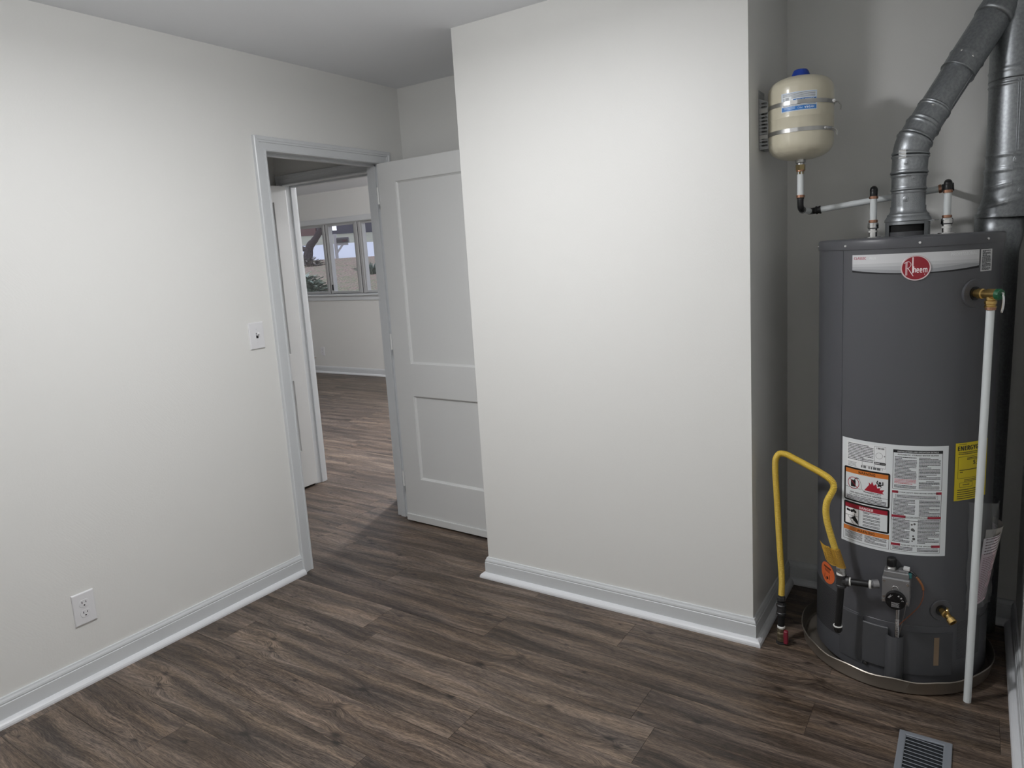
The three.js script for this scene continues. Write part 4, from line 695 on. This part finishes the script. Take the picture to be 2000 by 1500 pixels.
{
  const t = thing('gas_connector', 'yellow corrugated gas hose bent in a hook beside the heater', 'hose', [GX, 0.165, GZ]);
  const pts = curve([[GX + 0.001, 0.192, GZ], [2.2085, 0.25, GZ], [2.2035, 0.34, GZ], [2.197, 0.46, GZ], [2.191, 0.58, GZ], [2.187, 0.68, -2.478], [2.191, 0.72, -2.472], [2.205, 0.741, -2.466], [2.228, 0.744, -2.458], [2.262, 0.737, -2.44], [2.31, 0.727, -2.41], [2.36, 0.717, -2.376], [2.389, 0.708, -2.356], [2.404, 0.695, -2.348], [2.406, 0.678, -2.343], [2.397, 0.656, -2.34], [2.387, 0.632, -2.34], [2.3835, 0.602, -2.34], [2.387, 0.566, -2.34], [2.397, 0.526, -2.34], [2.4115, 0.476, -2.34], [2.4255, 0.432, -2.34]], 1150);
  part('hose', tube(pts, pts.map((_, i) => 0.0101 + 0.0013 * Math.sin(i * 2 * Math.PI / 4.5)), 16), MAT.yellow, t);
  const nut = (a, b) => turn([[0.0125, 0], [0.0148, 0.001], [0.0148, 0.013], [0.0135, 0.015], [0.0125, 0.022], [0, 0.022]], a, b, 6, 0.3);
  part('flare_nut', nut(V(GX, 0.1705, GZ), V(GX, 1, GZ)), MAT.castIron, t);
  part('flare_nut', [nut(V(2.4335, 0.398, -2.34), V(2.423, 0.44, -2.34)), turn([[0.0135, 0], [0.0135, 0.014], [0.012, 0.016], [0, 0.016]], V(2.436, 0.386, -2.34), V(2.432, 0.403, -2.34), 20)], std(0xa9a9a7, 0.35, 0.85), t);
  // curled paper tag wrapped on the hose end
  const gt = canvasTex(256, 200, (x, w, h) => { const r = rng(19); x.fillStyle = '#c69a35'; x.fillRect(0, 0, w, h); x.save(); x.translate(0, h); x.rotate(-Math.PI / 2); lines(x, r, 12, 186, 20, 30, 12, '#2a1c0c', 9); lines(x, r, 10, 190, 44, 130, 8, '#4b3512', 3); lines(x, r, 8, 192, 132, 250, 5, '#6b4d1c', 2.4); x.restore(); });
  const P = [], U = [], I = [], n = 18;
  const ctr = y => V(2.4255 + (0.432 - y) * 0.3, y, -2.34);
  for (let j = 0; j <= 1; j++) for (let i = 0; i <= n; i++) {
    const k = i / n, y = j ? 0.482 - 0.004 * k : 0.418 - 0.008 * k, c = ctr(y); let p;
    if (k > 0.45) { const a = (-75 + (k - 0.45) / 0.55 * 165) * D2R; p = V(c.x + 0.0155 * Math.sin(a), y - 0.004 * j, c.z + 0.0155 * Math.cos(a)); }
    else { const q = (0.45 - k) / 0.45, a = -75 * D2R; p = V(c.x + 0.0155 * Math.sin(a) - 0.03 * q, y + 0.012 * q * q, c.z + 0.0155 * Math.cos(a) + 0.012 * q - 0.02 * q * q + 0.006); }
    P.push(p.x, p.y, p.z); U.push(k, j);
  }
  for (let i = 0; i < n; i++) I.push(i, i + 1, i + n + 1, i + n + 1, i + 1, i + n + 2);
  const g = new THREE.BufferGeometry(); g.setAttribute('position', new THREE.Float32BufferAttribute(P, 3)); g.setAttribute('uv', new THREE.Float32BufferAttribute(U, 2)); g.setIndex(I); g.computeVertexNormals();
  part('paper_tag', g, std(0xffffff, 0.6, 0, { map: gt, side: THREE.DoubleSide }), t, 'curled mustard paper tag');
}
{
  const X = 2.4325, Y = 0.363, Z = -2.34, t = thing('gas_pipe', 'black iron tee with side pipe and drip leg in front of the heater', 'pipe', [X, 0.16, Z]);
  part('tee', [turn([[0.0135, 0], [0.0172, 0.001], [0.0172, 0.008], [0.0148, 0.01], [0.0148, 0.034], [0.0172, 0.036], [0.0172, 0.044], [0, 0.0445]], V(X, Y - 0.022, Z), V(X, 1, Z), 20, 0.4), turn([[0.0145, 0], [0.0145, 0.014], [0.0172, 0.016], [0.0172, 0.025], [0, 0.0255]], V(X, Y, Z), V(X + 1, Y + 0.06, Z), 20, 0.4)], MAT.castIron, t);
  for (const q of [turn([[0.0125, 0], [0.0148, 0.001], [0.014, 0.006], [0.0125, 0.007]], V(X, Y + 0.021, Z), V(X, 1, Z), 16), turn([[0.0115, 0], [0.0138, 0.001], [0.0132, 0.005], [0.0115, 0.006]], V(X + 0.025, Y + 0.0015, Z), V(X + 1, Y + 0.06, Z), 16), turn([[0.0115, 0], [0.0142, 0.001], [0.0136, 0.006], [0.0115, 0.008]], V(X + 0.085, Y + 0.005, Z), V(X + 1, Y + 0.06, Z), 16), turn([[0.0115, 0], [0.0152, 0.001], [0.0142, 0.005], [0.0115, 0.006]], V(X - 0.008, 0.2, Z), V(X - 0.008, 0, Z), 16)]) part('thread_tape', q, MAT.tape, t, 'white thread seal');
  part('pipe_nipple', rod(V(X + 0.02, Y + 0.001, Z), V(X + 0.094, Y + 0.0056, Z), 0.0112, 18), MAT.iron, t);
  part('pipe_nipple', rod(V(X + 0.0005, Y - 0.02, Z), V(X - 0.008, 0.198, Z), 0.0112, 18), MAT.iron, t);
  part('reducer', turn([[0.0105, 0], [0.0105, 0.006], [0.0142, 0.007], [0.0142, 0.025], [0, 0.025]], V(X + 0.088, Y + 0.0055, Z - 0.002), V(X + 0.12, Y + 0.0075, Z - 0.016), 20, 0.4), std(0x98989a, 0.4, 0.8), t);
  part('pipe_cap', turn([[0.0135, 0], [0.0145, 0.002], [0.0145, 0.014], [0.0115, 0.02], [0, 0.022]], V(X - 0.008, 0.198, Z), V(X - 0.0075, 0, Z), 20, 0.5), MAT.iron, t);
}

// ---------------------------------------------------------------- plastic pouch with papers on the heater's side
{
  const t = thing('document_pouch', 'clear plastic pouch of folded papers hanging on the heater side', 'pouch', [...on(64, HR, 0.28)]);
  const R = HR, film = phys({ color: 0xeef0f2, roughness: 0.12, transmission: 0.92, thickness: 0, ior: 1.4 });
  const S = (R0, a0, a1, y0, y1, b, skew = 0, na = 14, ny = 14) => { const g = sheet(HXC, HZC, R0, a0, a1, y0, y1, na, ny), p = g.attributes.position, u = g.attributes.uv; for (let i = 0; i < p.count; i++) { const U = u.getX(i), W = u.getY(i), d = b(U, W), a = (a0 + (a1 - a0) * U + skew * W) * D2R, q = R0 + d; p.setX(i, HXC + q * Math.sin(a)); p.setZ(i, HZC + q * Math.cos(a)); } g.computeVertexNormals(); return g; };
  const n3 = createNoise2D(rng(40));
  part('plastic_film', S(R + 0.003, 49, 92, 0.27, t => 0.64 - 0.03 * t, (u, v) => 0.03 * Math.sin(Math.PI * Math.min(1, u * 1.1)) * (0.35 + 0.65 * v) + 0.006 * n3(u * 5, v * 9)), film, t);
  const pt = canvasTex(256, 512, (x, w, h) => { const r = rng(18); x.fillStyle = '#d9c3ca'; x.fillRect(0, 0, w, h); x.fillStyle = '#e4dcdf'; x.fillRect(0, 0, w, 120); lines(x, r, 16, 240, 8, 120, 22, '#55303a', 6); lines(x, r, 16, 240, 150, 500, 14, '#6d3b46', 4); });
  part('paper_booklet', S(R + 0.004, 56, 74, t => 0.278 + 0.03 * t, t => 0.5 + 0.03 * t, (u, v) => 0.022 * Math.sin(Math.PI * u) * (0.4 + v), 9), std(0xffffff, 0.6, 0, { map: pt, side: THREE.DoubleSide }), t, 'pinkish printed booklet');
  part('paper_booklet', S(R + 0.002, 60, 78, t => 0.295 + 0.03 * t, t => 0.525 + 0.02 * t, (u, v) => 0.03 * Math.sin(Math.PI * u) * (0.2 + v), 9), std(0xb9b4ae, 0.6, 0, { side: THREE.DoubleSide }), t);
}

// ---------------------------------------------------------------- floor register
{
  const x0 = 2.631, x1 = 2.769, z0 = -2.157, z1 = -1.865, t = thing('floor_register', 'grey metal floor vent with curved louvers near the right wall', 'vent', [(x0 + x1) / 2, 0, (z0 + z1) / 2]);
  const s = new THREE.Shape([[x0, z0], [x1, z0], [x1, z1], [x0, z1]].map(p => new THREE.Vector2(...p))), h = new THREE.Path([[x0 + 0.019, z0 + 0.019], [x0 + 0.019, z1 - 0.019], [x1 - 0.022, z1 - 0.019], [x1 - 0.022, z0 + 0.019]].map(p => new THREE.Vector2(...p))); s.holes.push(h);
  const g = new THREE.ExtrudeGeometry(s, { depth: 0.0015, bevelEnabled: true, bevelSize: 0.004, bevelThickness: 0.0025, bevelSegments: 3, bevelOffset: -0.004 }); g.rotateX(Math.PI / 2); g.translate(0, 0.0044, 0);
  part('frame', g, MAT.register, t);
  part('duct_shadow', box(x0 + 0.014, x1 - 0.016, 0.0002, 0.0008, z0 + 0.014, z1 - 0.014), std(0x1d2126, 0.8), t);
  const n = 16; for (let i = 0; i < n; i++) { const z = z0 + 0.026 + i * (z1 - z0 - 0.052) / (n - 1); const c = curve([[x0 + 0.017, 0.0036, z - 0.003], [(x0 + x1) / 2 - 0.01, 0.0036, z - 0.0005], [x1 - 0.02, 0.0036, z + 0.004]], 8); part('louver', tube(c, 0.0013, 6), MAT.register, t); }
}

// ---------------------------------------------------------------- outside
const OUT = [-0.565, -0.825];
const hAt = d => { const k = [[0, -0.3], [9.9, 0.2], [13, 0.95], [32, 1.85], [40, 2.75], [56, 4.0], [110, 6.5]]; for (let i = 1; i < k.length; i++) if (d <= k[i][0]) { const f = (d - k[i - 1][0]) / (k[i][0] - k[i - 1][0]); return k[i - 1][1] + (k[i][1] - k[i - 1][1]) * f; } return 6.5; };
const dist = (x, z) => (x - 2.785) * OUT[0] + z * OUT[1];
function terrain(d0, d1, nd, w, lift, uvs) {
  const P = [], U = [], I = [], m = 40, nn = createNoise2D(rng(50));
  for (let j = 0; j <= nd; j++) for (let i = 0; i <= m; i++) { const d = d0 + (d1 - d0) * j / nd, s = (i / m - 0.5) * w, x = 2.785 + OUT[0] * d + 0.825 * s, z = OUT[1] * d - 0.565 * s; P.push(x, hAt(d) + lift + 0.03 * nn(s * 0.4, d * 0.4), z); U.push(s / uvs, d / uvs); }
  for (let j = 0; j < nd; j++) for (let i = 0; i < m; i++) { const a = j * (m + 1) + i, b = a + m + 1; I.push(a, a + 1, b, b, a + 1, b + 1); }
  const g = new THREE.BufferGeometry(); g.setAttribute('position', new THREE.Float32BufferAttribute(P, 3)); g.setAttribute('uv', new THREE.Float32BufferAttribute(U, 2)); g.setIndex(I); g.computeVertexNormals(); return g;
}
{
  const ground = (bias, seed) => dataTex(512, 512, (i, j) => { const a = nz(i / 8, j / 8 + seed), b = nz2(i / 70, j / 70), c = nz(i / 16 + 5, j / 16), k = b * 0.5 + 0.7 * c > bias; return k ? [124 + 26 * a, 126 + 26 * a, 100 + 20 * a] : [142 + 50 * a, 122 + 44 * a, 111 + 40 * a]; }, true);
  struct('lawn', terrain(9.95, 18, 30, 50, 0, 5), std(0xffffff, 0.95, 0, { map: ground(0.0, 0) }), 'patchy green lawn close outside the window', 'lawn');
  struct('lawn_middle', terrain(18, 31.9, 40, 60, 0, 7), std(0xffffff, 0.95, 0, { map: ground(0.2, 9) }), 'sloping lawn strewn with brown leaves between the window and the street', 'lawn');
  struct('road', terrain(31.9, 40, 12, 90, 0.0, 6), std(0xcfd3de, 0.8), 'pale street beyond the mailbox outside the window', 'road');
  const grass = dataTex(256, 256, (i, j) => { const a = nz(i / 4, j / 4), b = nz2(i / 30, j / 30); return [150 + 14 * a + 14 * b, 150 + 14 * a + 10 * b, 134 + 10 * a]; }, true);
  struct('lawn_far', terrain(40, 100, 30, 140, 0, 8), std(0xffffff, 0.95, 0, { map: grass }), 'pale lawn on the far side of the street', 'lawn');
}
{
  const b = V(-18.95, 1.45, -17.85), t = thing('tree', 'bare leaning tree trunk on the lawn behind the left window pane', 'tree', [b.x, b.y, b.z]);
  const bark = dataTex(128, 256, (i, j) => { const v = 92 + 34 * nz(i / 6, j / 26) + 18 * nz2(i / 3, j / 6); return [v + 2, v * 0.95, v * 0.98]; }, true);
  const bm = std(0xc8c0c0, 0.95, 0, { map: bark });
  const p = curve([[-18.96, 1.4, -17.83], [-18.93, 1.75, -17.86], [-18.86, 2.1, -17.91], [-18.8, 2.32, -17.95], [-18.62, 2.55, -18.07], [-18.42, 2.9, -18.2], [-18.3, 3.3, -18.28], [-18.3, 4.2, -18.3], [-18.5, 5.4, -18.4]], 48);
  part('trunk', tube(p, p.map((q, i) => 0.16 * Math.exp(-i * 0.13) + 0.112 - 0.0009 * i + 0.012 * nz(i * 0.4, 3)), 16), bm, t);
  const q = curve([[-18.86, 2.15, -17.91], [-19.15, 2.28, -17.72], [-19.5, 2.42, -17.5], [-20.2, 2.9, -17.2]], 20); part('branch', tube(q, q.map((_, i) => 0.1 - 0.003 * i), 10), bm, t);
  const q2 = curve([[-18.36, 3.4, -18.25], [-17.9, 4.0, -18.6], [-17.5, 4.9, -18.9]], 20); part('branch', tube(q2, q2.map((_, i) => 0.09 - 0.003 * i), 10), bm, t);
}
{
  // pixels say the post is about 32 m away, box pointing right
  const b = V(-21.82, 1.82, -21.925), r = V(0.825, 0, -0.565), t = thing('mailbox', 'dark mailbox on a pale wooden post by the street', 'mailbox', [b.x, b.y, b.z]);
  const at = (s, y, d = 0) => V(b.x + r.x * s + OUT[0] * d, y, b.z + r.z * s + OUT[1] * d);
  const bar = (w, h, L, s, y, d, rx = 0) => { const g = new RoundedBoxGeometry(L, h, w, 2, 0.015); if (rx) g.rotateZ(rx); g.rotateY(Math.atan2(-r.z, r.x)); const c = at(s, y, d); g.translate(c.x, c.y, c.z); return g; };
  const wood = std(0xb0aeb0, 0.9), dark = std(0x4a4648, 0.5);
  part('post', bar(0.13, 1.16, 0.13, -0.01, 2.36, 0), wood, t);
  part('arm', bar(0.1, 0.09, 0.5, 0.3, 2.47, 0), wood, t);
  part('brace', bar(0.08, 0.08, 0.48, 0.18, 2.3, 0, 0.9), wood, t);
  const s = new THREE.Shape(); s.moveTo(-0.1, 0); s.lineTo(0.1, 0); s.lineTo(0.1, 0.13); s.absarc(0, 0.13, 0.1, 0, Math.PI); s.closePath();
  const g = new THREE.ExtrudeGeometry(s, { depth: 0.5, bevelEnabled: true, bevelSize: 0.01, bevelThickness: 0.01 }); g.rotateY(Math.PI / 2); g.rotateY(Math.atan2(-r.z, r.x)); const c = at(0.08, 2.54); g.translate(c.x, c.y, c.z);
  part('box_shell', g, dark, t);
  part('flag', bar(0.02, 0.06, 0.16, 0.42, 2.62, -0.13), std(0x5a3034, 0.5), t);
}
function leafBush(name, label, c, R, H, n, len, wid, cols, seed, mode) {
  const t = thing(name, label, 'shrub', c), r = rng(seed), packs = cols.map(() => []);
  for (let i = 0; i < n; i++) {
    const a = r() * 6.2832, q = Math.sqrt(r()), L = len * (0.7 + 0.6 * r()), w = wid * (0.7 + 0.6 * r());
    const g = new THREE.PlaneGeometry(w, L, 2, 3), p = g.attributes.position;
    for (let k = 0; k < p.count; k++) { const y = p.getY(k) / L + 0.5, x = p.getX(k); p.setX(k, x * Math.sin(Math.PI * Math.min(0.97, y * 0.92 + 0.06)) ** 0.7); p.setZ(k, -0.35 * L * y * y + Math.abs(x) * 0.3); p.setY(k, y * L); }
    g.rotateX(mode === 'arch' ? -0.12 - 0.6 * q : -0.6 - 0.9 * r()); g.rotateY(a + Math.PI);
    const hgt = mode === 'arch' ? 0 : H * (1 - q * q * 0.8) * (0.35 + 0.65 * r()), rad = mode === 'arch' ? q * R * 0.3 : q * R;
    g.translate(c[0] + Math.sin(a) * rad, c[1] + hgt, c[2] + Math.cos(a) * rad); g.computeVertexNormals();
    packs[i % cols.length].push(g);
  }
  packs.forEach((p, i) => { const o = part('foliage', M(p), std(cols[i], 0.7, 0, { side: THREE.DoubleSide }), t); o.userData.kind = 'stuff'; });
  const st = []; for (let i = 0; i < 7; i++) { const a = i * 0.9; st.push(rod(V(c[0], c[1] - 0.05, c[2]), V(c[0] + Math.sin(a) * R * 0.5, c[1] + H * 0.7, c[2] + Math.cos(a) * R * 0.5), 0.012, 6)); }
  part('stem', st, std(0x4a3f38, 0.9), t);
}
leafBush('shrub', 'leafy green shrub close outside the lower left window pane', [-9.0, 0.85, -9.57], 0.44, 0.5, 520, 0.15, 0.08, [0x5f7363, 0x86978a, 0x42554a, 0xa3b0a5], 61);
leafBush('shrub', 'arching strap-leaved clump on the lawn outside the right window pane', [-11.12, 1.14, -13.56], 0.3, 0.36, 420, 0.4, 0.03, [0x7d8f84, 0x9fada3, 0x5c6a62], 62, 'arch');
leafBush('shrub', 'low brownish shrub around the foot of the leaning tree', [-18.35, 1.3, -17.4], 0.7, 0.55, 320, 0.2, 0.09, [0x77706f, 0x8f8984, 0x5d5a58], 63);
{
  const b = V(-41, 3.7, -39), t = thing('house', 'dark brick house across the street at the top of the window', 'house', [b.x, b.y, b.z]);
  const r = V(0.825, 0, -0.565), blk = (s0, s1, y0, y1, d0, d1) => { const g = new THREE.BoxGeometry(s1 - s0, y1 - y0, d1 - d0); g.translate((s0 + s1) / 2, (y0 + y1) / 2, -(d0 + d1) / 2); g.rotateY(Math.atan2(-r.z, r.x)); g.translate(b.x, 0, b.z); return g; };
  const brick = std(0x7a605f, 0.9), dark = std(0x5c5a66, 0.9);
  part('wall', blk(-9, -1.5, 3.2, 6.2, 0, 7), brick, t); part('wall', blk(-1.5, 9.5, 3.2, 6.4, 0.3, 7), dark, t);
  part('roof', blk(-9.6, 10, 6.2, 6.6, -0.5, 7.5), std(0x4a4a52, 0.9), t);
  for (const [s, w] of [[-6, 1.3], [-2.6, 0.9], [5, 1.4]]) { const f = part('window_frame', blk(s, s + w, 4.6, 5.7, -0.03, 0.02), std(0xa5a2a6, 0.6), t); part('pane', blk(s + 0.08, s + w - 0.08, 4.68, 5.62, -0.05, -0.02), std(0x39404a, 0.1), f); }
  part('porch_light', blk(-0.12, 0.16, 4.35, 4.72, -0.2, 0.1), std(0xffffff, 0.4, 0, { emissive: 0xeef2ff, emissiveIntensity: 1 }), t);
}

renderer.render(scene, camera);
